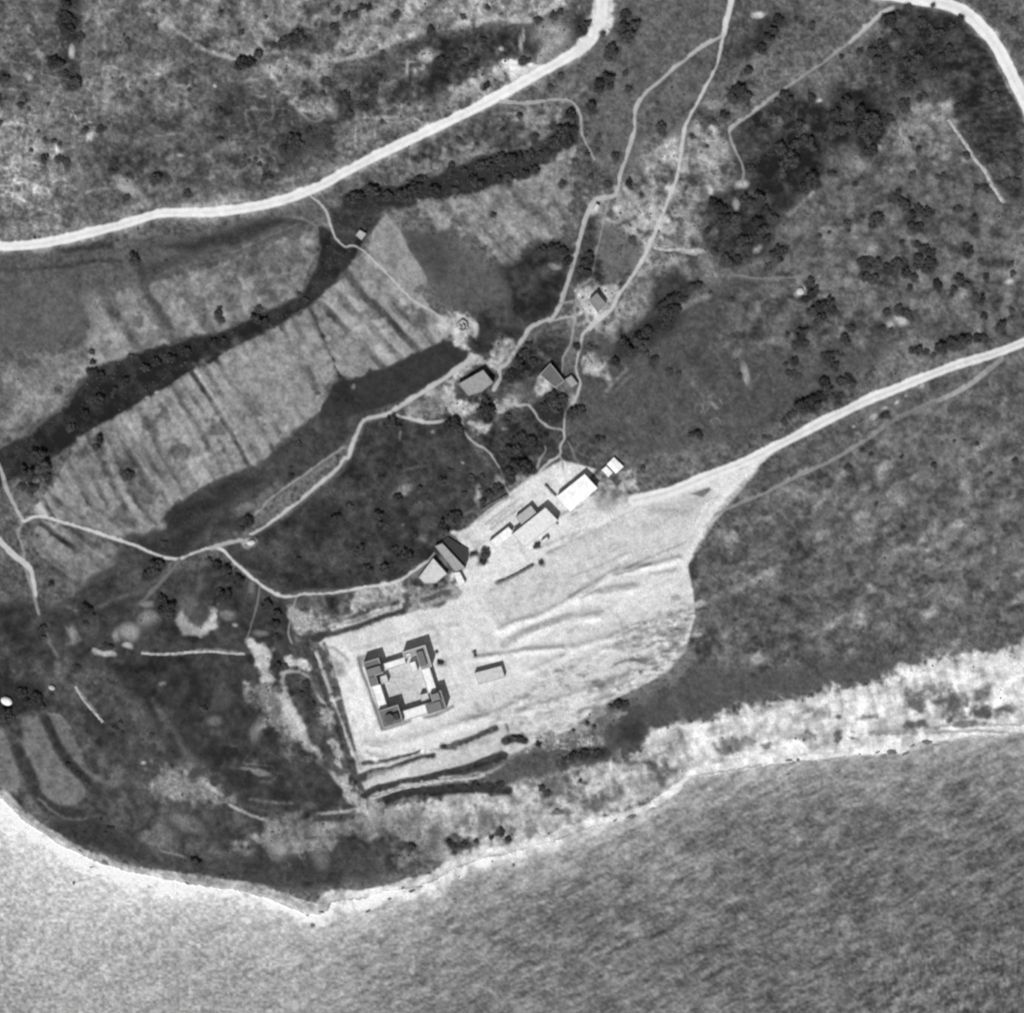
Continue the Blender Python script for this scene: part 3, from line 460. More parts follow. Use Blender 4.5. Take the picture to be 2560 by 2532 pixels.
for pts, w, hg in ((T('I', 0, 300, 40, 380, 60, 470), 9, -1.6), (T('I', 240, 260, 260, 340, 230, 440), 10, -1.6), (T('I', 480, 210, 500, 310, 470, 400), 10, -1.5), (T('I', 700, 140, 740, 240, 720, 360), 10, -1.8), (T('I', 900, 110, 930, 200, 900, 320), 8, -1.5), (T('I', 1080, 70, 1120, 200, 1150, 330), 10, -1.8), (T('I', 1290, 60, 1300, 180, 1290, 300), 12, -2.0), (T('I', 1500, 0, 1540, 140, 1560, 260), 14, -2.2), (T('I', 1730, -20, 1760, 120, 1790, 230), 12, -2.0), (T('H', 1200, 560, 1180, 660, 1220, 760), 16, -2.0), (T('H', 1500, 540, 1480, 640, 1440, 760), 12, -1.8), (T('H', 900, 740, 880, 830, 900, 920), 12, -1.6), (T('H', 640, 740, 660, 850, 680, 950), 12, -1.6), (T('H', 1760, 480, 1800, 560, 1830, 640), 12, -1.6)):
    ridge(pts, w, hg)
rr_ = random.Random(11)
for k_ in range(26):
    x0, y0 = rr_.uniform(900, 1850), rr_.uniform(1020, 1760); L_ = rr_.uniform(160, 420); sl_ = rr_.uniform(-.62, -.3)
    p_l = T('E', x0, y0, x0 + L_ * .5, y0 + L_ * .5 * sl_ + rr_.uniform(-14, 14), x0 + L_, y0 + L_ * sl_)
    line(p_l, rr_.uniform(3, 6), rr_.choice((150, 165, 236, 240, 158)), 2.4, rr_.uniform(.5, .9), brk=2.5)
for k_ in range(70):
    x0, y0 = rr_.uniform(820, 1900), rr_.uniform(1000, 1800); blob('E', x0, y0, rr_.uniform(6, 22), rr_.uniform(4, 10), rr_.choice((170, 180, 232, 160)), rr_.uniform(.3, .7), -25)
# worn rough ground at the lower right of the yard
YM = smooth((tone - 135) / 40); p2, q2 = rot(U, V, -12)
st = .6 * vnoise(p2 * .5, q2, 5.5, 180) + .5 * vnoise(p2 * .45, q2, 11, 181) + .5 * N7 + .4 * N5 + .45 * N24
addtex(T('E', 1500, 1640, 1932, 1520, 1990, 1560, 1990, 1932, 1100, 1932, 1100, 1860, 1400, 1780), lambda u, v, sl: -46 * np.clip(st[sl] + .35, 0, 1.7) * YM[sl], 30)
addtex(T('H', 780, 120, 1200, 40, 1700, -60, 1800, 60, 1500, 160, 1450, 290, 1300, 330, 1000, 370, 760, 280, 600, 300), lambda u, v, sl: -44 * np.clip(st[sl] + .5, 0, 1.7) * YM[sl], 26)
for k_ in range(90):
    t_ = rr_.random(); e_ = T('F', 30, 1480, 20, 1650, -60, 1760, -200, 1850) + T('H', 1640, 110, 1490, 220, 1380, 310, 1180, 380)
    i_ = min(len(e_) - 2, int(t_ * (len(e_) - 1))); f_ = t_ * (len(e_) - 1) - i_
    u_ = e_[i_][0] * (1 - f_) + e_[i_ + 1][0] * f_ + rr_.gauss(-14, 26); v_ = e_[i_][1] * (1 - f_) + e_[i_ + 1][1] * f_ + rr_.gauss(-6, 20)
    blob('S', u_, v_, rr_.uniform(6, 24), rr_.uniform(3, 7), rr_.choice((112, 128, 150, 196, 206)), rr_.uniform(.5, .9), -14)
area(T('E', 1750, 945, 1932, 890, 1990, 880) + T('F', 150, 905, 90, 985, 0, 1010, -100, 1010, -180, 990), 184, 8, k=.7)
area(T('F', 0, 860, 60, 870, 150, 860, 170, 900, 60, 980, 0, 960), 190, 10, k=.6); area(T('F', 55, 885, 160, 850, 175, 862, 130, 905), 112, 3, warp=False); line(T('F', 420, 745, 330, 850, 200, 1010, 110, 1140, 50, 1250), 16, 226, 6, .7); line(T('F', 170, 880, 120, 950, 80, 1040), 5, 190, 3, .7); line(T('F', 230, 850, 190, 930, 130, 1000), 4, 192, 3, .6); line(T('F', 10, 1560, 20, 1650, -20, 1720, -90, 1790, -200, 1850, -400, 1930) + T('H', 1420, 290, 1180, 380), 14, 150, 9, .7, brk=2.5, wob=3)
addtex(T('F', -160, 1500, 30, 1480, 60, 1700, -40, 1850, -300, 1932, -300, 1700), lambda u, v, sl: -24 * np.clip(st[sl] + .3, 0, 1.7) * YM[sl], 20)
area(T('H', 1280, 330, 1420, 300, 1500, 180, 1620, 130, 1760, 60, 1850, -40, 1932, -140, 1990, -150, 1960, 0, 1800, 110, 1600, 200, 1480, 330), 120, 9, k=.6, tex=lambda u, v, sl: -30 * st[sl])
area(T('H', 1410, 0, 1560, 20, 1700, -20, 1760, -40, 1600, -50, 1430, -30), 208, 6)
# terraces and banks south and west of the fort
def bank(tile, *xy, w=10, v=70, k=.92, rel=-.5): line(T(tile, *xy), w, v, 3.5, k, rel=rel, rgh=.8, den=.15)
area(T('J', 260, 1440, 700, 1500, 1000, 1420, 1300, 1300, 1700, 1180, 1911, 1250, 1911, 1400, 1700, 1560, 1400, 1680, 1000, 1730, 700, 1880, 300, 1911), 178, 10, tex=blotch(12, 8), k=.7)
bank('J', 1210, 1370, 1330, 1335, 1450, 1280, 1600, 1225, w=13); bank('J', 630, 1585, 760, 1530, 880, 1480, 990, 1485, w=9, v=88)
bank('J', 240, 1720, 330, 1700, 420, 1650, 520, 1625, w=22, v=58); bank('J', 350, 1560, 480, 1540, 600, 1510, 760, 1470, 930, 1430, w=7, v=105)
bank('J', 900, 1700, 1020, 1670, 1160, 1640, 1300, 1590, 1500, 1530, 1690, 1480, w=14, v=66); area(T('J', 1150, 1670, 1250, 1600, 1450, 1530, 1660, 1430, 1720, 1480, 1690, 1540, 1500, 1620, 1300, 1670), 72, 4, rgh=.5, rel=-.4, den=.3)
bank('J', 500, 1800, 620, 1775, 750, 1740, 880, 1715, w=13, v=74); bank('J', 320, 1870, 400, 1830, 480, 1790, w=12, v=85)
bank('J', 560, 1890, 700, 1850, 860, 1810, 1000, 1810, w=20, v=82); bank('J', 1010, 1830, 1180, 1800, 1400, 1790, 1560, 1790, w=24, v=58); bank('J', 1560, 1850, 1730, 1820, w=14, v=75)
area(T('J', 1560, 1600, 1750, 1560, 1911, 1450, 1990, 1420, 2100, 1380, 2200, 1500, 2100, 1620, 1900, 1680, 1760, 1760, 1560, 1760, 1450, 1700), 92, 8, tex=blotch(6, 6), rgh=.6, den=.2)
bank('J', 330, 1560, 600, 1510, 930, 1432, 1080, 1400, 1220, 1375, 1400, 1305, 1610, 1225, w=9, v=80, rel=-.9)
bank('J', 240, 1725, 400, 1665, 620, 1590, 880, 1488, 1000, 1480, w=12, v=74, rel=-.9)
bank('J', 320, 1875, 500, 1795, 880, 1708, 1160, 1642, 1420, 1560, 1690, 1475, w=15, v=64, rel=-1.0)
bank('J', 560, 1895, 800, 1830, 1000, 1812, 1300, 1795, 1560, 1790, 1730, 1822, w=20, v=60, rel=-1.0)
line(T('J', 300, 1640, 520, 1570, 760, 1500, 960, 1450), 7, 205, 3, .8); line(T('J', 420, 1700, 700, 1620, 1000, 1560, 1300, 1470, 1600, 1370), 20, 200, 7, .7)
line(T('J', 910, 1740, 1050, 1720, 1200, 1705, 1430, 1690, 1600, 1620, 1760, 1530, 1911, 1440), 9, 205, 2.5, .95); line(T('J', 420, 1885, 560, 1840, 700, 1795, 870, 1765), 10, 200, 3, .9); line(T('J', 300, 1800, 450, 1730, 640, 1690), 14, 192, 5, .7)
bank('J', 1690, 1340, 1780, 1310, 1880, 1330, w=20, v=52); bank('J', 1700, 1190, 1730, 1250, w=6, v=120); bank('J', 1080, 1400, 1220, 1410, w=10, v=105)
line(T('J', 340, 1460, 460, 1520), 14, 215, 4, .9); line(T('J', 930, 1440, 1050, 1410), 15, 222, 4, .9); line(T('J', 380, 1440, 430, 1470), 8, 140, 4, .6); line(T('J', 400, 1380, 500, 1385), 6, 150, 4, .6)
area(T('H', 1100, 370, 1180, 350, 1460, 360, 1500, 420, 1300, 440, 1120, 430), 120, 8, tex=web(70, 14, 190)); area(T('H', 1200, 450, 1500, 420, 1500, 490, 1300, 520, 1180, 500), 58, 9, den=.4)
area(T('H', 780, 590, 1000, 470, 1180, 430, 1480, 480, 1300, 530, 1100, 560, 940, 580), 86, 10)
# west banks (frame R)
area(T('R', 60, 180, 120, 190, 330, 260, 340, 380, 120, 400, 60, 300), 150, 7, tex=web(40, 14, 200)); area(T('R', 350, 80, 600, 60, 620, 180, 400, 250, 360, 180), 76, 6, tex=blotch(5, 5))
area(T('R', 620, 60, 1000, -20, 1000, 140, 800, 200, 620, 190), 150, 9, tex=web(40, 18, 210))
bank('R', 270, 420, 400, 390, 520, 360, 700, 300, 830, 250, 960, 200, w=17, v=64, rel=-.7); bank('R', 680, 180, 760, 160, 860, 160, w=10, v=110); line(T('R', 340, 300, 500, 270, 620, 210), 8, 150, 4, .7)
line(T('R', 420, 360, 560, 318, 700, 268, 960, 190), 7, 205, 3, .8)
line(T('R', 400, 330, 560, 290, 700, 240, 960, 170), 9, 190, 4, .85); bank('R', 270, 560, 310, 680, 350, 800, 385, 890, w=9, v=84); bank('R', 340, 540, 390, 640, 420, 760, 460, 840, 440, 890, 390, 895, w=9, v=95)
line(T('R', 290, 540, 320, 620, 330, 650), 10, 190, 3, .9); line(T('R', 345, 690, 375, 770, 400, 850), 10, 190, 3, .9); line(T('R', 230, 740, 280, 840, 330, 920, 380, 940, 470, 905), 9, 178, 4, .9)
area(T('R', 60, 720, 210, 710, 270, 840, 310, 940, 330, 1040, 350, 1130, 390, 1300, 500, 1440, 560, 1560, 420, 1540, 330, 1420, 260, 1260, 200, 1150, 140, 1050, 80, 880), 78, 8, tex=blotch(6, 6), den=.25)
line(T('R', 60, 600, 20, 760, 60, 940, 130, 1070, 200, 1190, 300, 1350, 370, 1440, 470, 1580, 590, 1720, 700, 1830), 10, 186, 4, .7, brk=1.6)
bank('R', 225, 470, 262, 580, 310, 720, 370, 890, 415, 980, 450, 1090, 490, 1210, 545, 1370, 610, 1540, 660, 1640, w=11, v=76, rel=-.9)
bank('R', 350, 470, 400, 600, 440, 740, 470, 850, w=8, v=96, rel=-.6)
line(T('R', 415, 900, 450, 1000, 500, 1140, 560, 1290, 620, 1450), 8, 196, 3, .8)
bank('R', 410, 960, 440, 1060, 480, 1180, 530, 1320, 570, 1450, 600, 1540, w=15, v=82, rel=-.6); bank('R', 440, 1130, 470, 1170, w=14, v=70)
area(T('R', 330, 960, 400, 980, 450, 1100, 420, 1170, 360, 1100), 150, 7, tex=web(40, 12, 220)); area(T('R', 380, 1250, 440, 1230, 500, 1340, 510, 1440, 450, 1400), 160, 6); line(T('R', 400, 1040, 430, 1110), 8, 178, 4, .8)
area(T('R', 460, 1530, 540, 1510, 590, 1640, 680, 1730, 720, 1820, 620, 1800, 520, 1700), 158, 6, tex=web(40, 12, 230)); line(T('R', 330, 1840, 520, 1815, 600, 1790, 700, 1800), 7, 170, 3, .8); bank('R', 290, 1870, 450, 1860, 580, 1850, w=14, v=74)
area(T('R', 0, 790, 60, 800, 80, 880, 130, 1030, 210, 1170, 300, 1340, 360, 1410, 300, 1380, 200, 1280, 100, 1180, 0, 1100), 165, 8, tex=web(30, 14, 240)); line(T('R', 0, 880, 60, 970, 130, 1060, 180, 1150), 16, 208, 5, .8)
area(T('R', 40, 570, 100, 560, 110, 600, 200, 600, 240, 680, 160, 680, 90, 640, 50, 610), 200, 5); area(T('R', 110, 490, 200, 500, 240, 570, 110, 590), 70, 7); area(T('R', 370, 560, 500, 600, 520, 700, 440, 760, 400, 660), 178, 8, tex=blotch(16, 8))
line(T('R', 380, 500, 450, 520, 540, 610), 9, 140, 4, .6); line(T('R', 0, 720, 80, 700, 170, 700, 230, 740), 6, 168, 3, .9)
# beds round the fort
for pts, v_, k_ in ((T('M', 90, 540, 140, 500, 330, 460, 240, 640, 190, 760, 320, 1090, 290, 1090), 150, .8), (T('M', 380, 1330, 470, 1380, 560, 1600, 640, 1760, 900, 1700, 1060, 1660, 1080, 1720, 620, 1870, 510, 1820), 150, .85), (T('M', 1330, 1600, 1500, 1560, 1860, 1390, 1870, 1440, 1500, 1630, 1340, 1640), 140, .85), (T('M', 650, 780, 760, 770, 800, 900, 700, 940), 150, .0)):
    area(pts, v_, 4, k=k_, warp=False)
line(T('M', 110, 540, 180, 770, 300, 1090, 390, 1350, 500, 1680, 560, 1850), 7, 112, 3, .75, wob=.3); line(T('M', 560, 1855, 800, 1790, 1080, 1690), 7, 128, 3, .7, wob=.3); line(T('M', 1330, 1620, 1500, 1610, 1860, 1440), 7, 124, 3, .7, wob=.3)
area(T('M', 640, 760, 1040, 640, 1260, 780, 1370, 1100, 1250, 1350, 960, 1380, 640, 1240, 560, 1000), 200, 3, warp=False)
# plots by the sheds
area(T('K', 560, 960, 700, 800, 900, 800, 1220, 560, 1300, 640, 1100, 760, 800, 960, 600, 1080), 226, 9, k=.8)
area(T('P', 700, 60, 1000, 20, 1090, 120, 1000, 260, 860, 200), 196, 5); area(T('P', 1060, 200, 1380, 250, 1200, 420, 1080, 300), 176, 8, k=.7); area(T('P', 1060, 440, 1220, 400, 1200, 480, 1060, 560), 88, 5)
area(T('P', 0, 760, 380, 480, 400, 560, 200, 800, 130, 920, 0, 960), 108, 5); area(T('P', 0, 970, 130, 940, 230, 1040, 200, 1100, 0, 1130), 68, 5); area(T('P', 0, 1120, 560, 1020, 800, 1080, 860, 1180, 760, 1300, 500, 1500, 0, 1480), 140, 7, tex=blotch(14, 8))
bank('P', 350, 1120, 470, 1090, 600, 1060, w=8, v=88); bank('P', 200, 1330, 400, 1260, 560, 1190, 760, 1190, w=14, v=88); bank('P', 420, 1420, 520, 1390, 580, 1360, w=10, v=105); area(T('P', 820, 1100, 920, 1160, 860, 1280, 780, 1320, 700, 1300, 800, 1180), 150, 6)
bank('P', 460, 980, 540, 920, 620, 960, w=9, v=80); blob('P', 110, 1210, 50, 40, 100)
line(T('K', 590, 500, 680, 440, 800, 380), 9, 92, 3, .85); line(T('K', 680, 610, 760, 540, 850, 460), 6, 160, 3, .6)
for k_ in range(3): line(T('K', 560 + 55 * k_, 585 + 34 * k_, 700 + 55 * k_, 480 + 30 * k_, 850 + 40 * k_, 370 + 40 * k_), 4.5, 158, 2.5, .75)
area(T('N', -20, 250, 130, 180, 560, 230, 380, 340, 200, 460, 0, 420), 150, 9, k=.6); line(T('N', 700, 410, 830, 550), 5, 130, 3, .7)
area(T('N', 1400, 330, 1900, 300, 1911, 580, 1600, 640, 1380, 640, 1380, 560), 150, 14, tex=blotch(20, 10, 14), k=.9); blob('N', 1700, 540, 80, 60, 100, .7); blob('N', 1450, 600, 80, 16, 150, .6); blob('N', 1110, 800, 60, 16, 172, .8, -25)

# ------------------------------------------------------------------ roads and paths
def road(name, label, cat, pts, w, val, w2=None, soft=2.2, halo=None, two=0, wob=.5, k=1):
    rg = new_region(name, label, cat)
    line(pts, w, val, soft, k, rg=rg, w2=w2, halo=halo, two=two, wob=wob, rgh=.25, rel=None)
    return rg
rA = T('A', -200, 1380, -60, 1388, 0, 1385, 90, 1388, 250, 1372, 420, 1338, 600, 1290, 760, 1245, 900, 1205, 1050, 1200, 1220, 1198, 1400, 1172, 1560, 1140, 1720, 1085, 1850, 1025)
rA += T('B', 0, 990, 200, 885, 450, 765, 700, 645, 900, 545, 1100, 430, 1280, 330, 1390, 255, 1445, 170, 1465, 100, 1475, 0, 1485, -200)
road('road', 'wide white dirt road crossing the upper left and leaving at the top', 'road', rA, 22, 240, 27, halo=(18, 166, .75), two=16)
area(T('B', 1340, 225, 1400, 215, 1440, 240, 1400, 300, 1320, 330, 1300, 300), 224, 5); area(T('B', 1412, -40, 1540, -40, 1535, 140, 1490, 200, 1420, 190, 1405, 140), 226, 6, k=.8)
road('road', 'broad white road curving round the top right corner', 'road', T('C', 1000, -60, 1150, -22, 1300, 6, 1450, 26, 1560, 62, 1650, 128, 1740, 228, 1800, 325, 1880, 480, 1932, 590, 2060, 860), 31, 240, halo=(14, 165, .75), two=14)
line(T('C', 1780, 390, 1850, 520, 1920, 650), 5, 165, 3, .7)
road('road', 'pale road from the right edge running down to the yard', 'road', T('F', 2100, -30, 1932, 35, 1750, 105, 1500, 182, 1250, 282, 1000, 385, 750, 510, 550, 610, 400, 690, 200, 770, 0, 850, -100, 885, -260, 925), 20, 232, 26, two=26)
PATHS = [
 ('thin straight footpath from the upper road down to the ruin', 5, 188, None, T('A', 1748, 1105, 1800, 1150, 1840, 1200, 1860, 1270, 1885, 1340, 1932, 1385) + T('B', 45, 1390, 90, 1385, 180, 1460, 290, 1570, 400, 1680, 480, 1730, 540, 1770, 600, 1840), 0),
 ('earth path entering at the left edge above the fan-shaped field', 9, 168, None, T('D', -90, 600, 0, 740, 40, 860, 100, 970, 135, 1040), 0),
 ('long pale track from the left junction to the light-roofed house', 8, 206, 6, T('D', 130, 1040, 200, 1014, 260, 1020, 420, 1065, 600, 1120, 760, 1175, 900, 1230, 1000, 1250, 1060, 1225, 1150, 1195, 1230, 1195, 1320, 1270, 1420, 1360, 1500, 1420, 1580, 1460, 1660, 1458, 1700, 1446, 1850, 1440) + T('E', 0, 1435, 150, 1410, 300, 1390, 400, 1330, 480, 1270, 530, 1220), 0),
 ('short pale spur ending beside a bright dot below the striped field', 9, 172, 8, T('D', 1190, 1195, 1260, 1170, 1360, 1148), 0),
 ('pale earth track along the dark grove up to the village', 7.5, 190, 13, T('D', 1415, 1112, 1560, 1018, 1750, 870, 1880, 760, 1932, 690) + T('E', 50, 680, 80, 590, 110, 510, 150, 465, 280, 435, 320, 405, 440, 330, 560, 255, 680, 175, 740, 130), 0),
 ('narrow path running parallel above the grove track', 5, 150, None, T('D', 1440, 1000, 1540, 900, 1700, 790, 1820, 700, 1932, 625), 0),
 ('curved track closing the loop below the grey-roofed village house', 8, 190, None, T('E', 300, 440, 400, 465, 500, 485, 600, 470, 670, 452), 0),
 ('winding footpath from the village house down to the sheds', 6, 168, 5, T('E', 640, 400, 680, 450, 700, 540, 760, 600, 830, 650, 880, 720, 910, 780, 925, 840, 950, 880), 0),
 ('double-rutted lane from the top going left to the village', 8.5, 190, 10, T('C', 235, 208, 100, 285, 0, 360) + T('B', 1850, 410, 1780, 470, 1700, 545, 1655, 640, 1650, 740, 1620, 850, 1580, 960, 1560, 1060, 1530, 1108, 1450, 1122, 1410, 1160, 1380, 1230, 1340, 1370, 1300, 1520, 1260, 1640, 1230, 1730, 1180, 1800) + T('L', 1100, 225, 950, 300, 880, 400, 800, 510, 720, 640, 650, 690, 640, 790, 590, 900), 26),
 ('pale lane from the top edge going right through the village', 13, 210, None, T('C', 305, -120, 290, -20, 275, 60, 240, 200), 0),
 ('pale lane descending the right side of the village', 7, 204, 10, T('C', 240, 200, 200, 370, 120, 540, 50, 660, 15, 780, 3, 880) + T('B', 1885, 1010, 1850, 1100, 1800, 1230, 1750, 1350, 1700, 1460, 1620, 1580, 1560, 1660, 1520, 1740, 1450, 1800, 1400, 1850), 12),
 ('thin path winding from the village lane down towards the white barn', 5.5, 190, 5.5, T('L', 1560, 240, 1500, 320, 1435, 385, 1420, 500, 1385, 580, 1370, 680, 1380, 740, 1410, 810, 1415, 860, 1380, 960, 1330, 1040, 1275, 1090, 1265, 1180, 1255, 1280, 1260, 1350, 1220, 1440, 1215, 1520, 1110, 1600, 1000, 1700), 0),
 ('short thin fork running to the back of the white barn', 4, 160, None, T('L', 1215, 1520, 1240, 1580, 1260, 1650), 0),
 ('narrow path between the two village lanes', 5, 150, None, T('B', 1510, 1120, 1490, 1200, 1460, 1320, 1430, 1450, 1400, 1570, 1340, 1620, 1322, 1720) + T('L', 1360, 110, 1356, 200, 1350, 350, 1310, 500, 1250, 600, 1240, 740), 0),
 ('short cross path linking the village lanes, lower one', 6, 172, None, T('L', 1140, 240, 1210, 225, 1290, 208, 1360, 210), 0),
 ('short cross path linking the village lanes, upper one', 5, 150, None, T('L', 1225, 75, 1290, 70, 1360, 55), 0),
 ('footpath skirting the dark garden east of the village house', 6, 170, 5, T('L', 700, 1030, 830, 1055, 930, 1052, 1010, 1170, 1130, 1258, 1200, 1270, 1255, 1290), 0),
 ('short path dropping to the sheds right of the dark trees', 5, 145, None, T('L', 1080, 1430, 1085, 1470, 1050, 1540, 1010, 1640), 0),
 ('faint short path above the white barn', 4, 130, None, T('L', 1290, 1390, 1340, 1470, 1370, 1560), 0),
 ('hooked track leaving the upper road round the head of the gully', 9, 176, 4, T('B', 900, 585, 1050, 590, 1200, 565, 1300, 580, 1345, 650, 1355, 740, 1390, 820, 1430, 900), 22),
 ('path running along the dark slope under the top right road', 8, 150, 5, T('C', 1180, 62, 1100, 110, 1000, 200, 880, 300, 740, 400, 580, 510, 460, 600, 320, 700, 272, 750, 310, 860, 350, 960, 345, 1040), 0),
 ('faint level path across the slope with scattered olive trees', 6, 128, None, T('C', 300, 1550, 450, 1566, 600, 1562, 730, 1550), 0),
 ('faint rutted track running below the pale road to the yard', 11, 152, 7, T('F', 1800, 130, 1760, 165, 1680, 230, 1600, 290, 1480, 350, 1340, 405, 1200, 470, 1040, 580, 860, 690, 650, 790, 450, 890, 270, 965, 190, 1010), 24),
 ('worn path from the left junction down to the dark headland', 9, 140, 7, T('D', 125, 1050, 105, 1110, 130, 1200, 150, 1320, 190, 1450, 220, 1560), 0),
 ('bright washed-out track at the left edge', 18, 196, 9, T('D', -60, 1090, 0, 1150, 80, 1230, 165, 1300, 190, 1380, 200, 1455), 0),
 ('thin footpath across the dark gardens west of the fort', 3.5, 128, None, T('D', 1460, 1400, 1450, 1500, 1410, 1620, 1390, 1710), 0),
 ('footpath beside the pale plot north-west of the fort', 5, 150, None, T('D', 1662, 1465, 1640, 1560, 1620, 1650, 1640, 1720), 0),
 ('faint track branching down from the left track into the gardens', 10, 108, None, T('D', 1010, 1255, 950, 1330, 880, 1410, 800, 1490), 0),
]
for lab, w, v_, w2, pts, two in PATHS: road('path', lab, 'path', pts, w, v_, w2, soft=2.0, two=two, wob=.9)
line(T('C', 1185, 58, 1100, 112, 1000, 202, 950, 245), 11, 186, 4, .9); line(T('C', 470, 590, 320, 700, 275, 745), 8, 172, 3, .8)
line(T('D', 265, 1680, 290, 1740, 320, 1800), 8, 118, 4, .7); line(T('F', 1420, 380, 1300, 430, 1200, 470, 1080, 560), 14, 106, 4, .6, brk=2); line(T('F', 1700, 215, 1600, 290, 1490, 348), 10, 182, 4, .6); line(T('F', 420, 1050, 550, 980), 6, 128, 4, .6)
for x, y, rx in ((1360, 295, 18), (1225, 372, 16), (1160, 405, 18), (1085, 448, 30), (965, 508, 10), (1270, 345, 8)): blob('F', x, y, rx, rx * .5, 190, .9, -28)
line(T('B', 1320, 550, 1350, 520, 1385, 490), 8, 140, 4, .7)
area(T('E', 560, 330, 620, 320, 700, 420, 800, 360, 790, 420, 690, 470, 620, 440), 178, 5, k=.8)
area(T('L', 360, 560, 540, 600, 640, 680, 560, 660, 470, 640, 380, 700, 250, 790, 130, 850, 60, 860, 300, 700), 180, 5, k=.8)

WALLS = (
    ('straight ruined stone wall slanting down the upper right slope', T('C', 1500, 678, 1580, 792, 1650, 902, 1705, 965, 1742, 1040, 1812, 1142), 1.3, .5),
    ('long low stone wall west of the fort beside dark gardens', T('D', 795, 1776, 900, 1784, 1020, 1776, 1200, 1768, 1290, 1778, 1375, 1780), 1.1, .45),
    ('short bright stone wall right of the village lane', T('B', 1762, 1395, 1840, 1406, 1930, 1402), 1.3, .5),
    ('broken stone wall running down the headland left of the terraces', T('G', 425, 80, 465, 150, 505, 195, 580, 280), 1.1, .45),
    ('low pale kerb wall along the terrace below the fort', T('J', 905, 1742, 1050, 1722, 1190, 1708, 1430, 1690), 1.1, .4),
    ('second kerb wall left of the first one below the fort', T('J', 420, 1888, 560, 1842, 700, 1798, 870, 1766), 1.1, .4),
    ('pale bank wall, upper of the two stubs west of the fort', T('R', 290, 540, 318, 610, 335, 652), 1.2, .45),
    ('pale bank wall, lower of the two stubs west of the fort', T('R', 345, 690, 375, 770, 402, 850), 1.2, .45),
    ('short dark wall between the white barn and the long shed', T('N', 690, 400, 760, 470, 840, 560), .7, 1.2),
    ('thin wall closing the garden north of the long pale shed', T('K', 590, 500, 680, 440, 800, 378), .8, 1.3),
    ('low bank wall along the lower edge of the shed yard', T('E', 885, 1384, 990, 1336, 1080, 1288), .9, 1.2))
for lab_, pts_, th, h_ in WALLS:
    if th > 1: line(pts_, th / S * 1.3, 176, 4, .8, brk=2.2, wob=1.6)

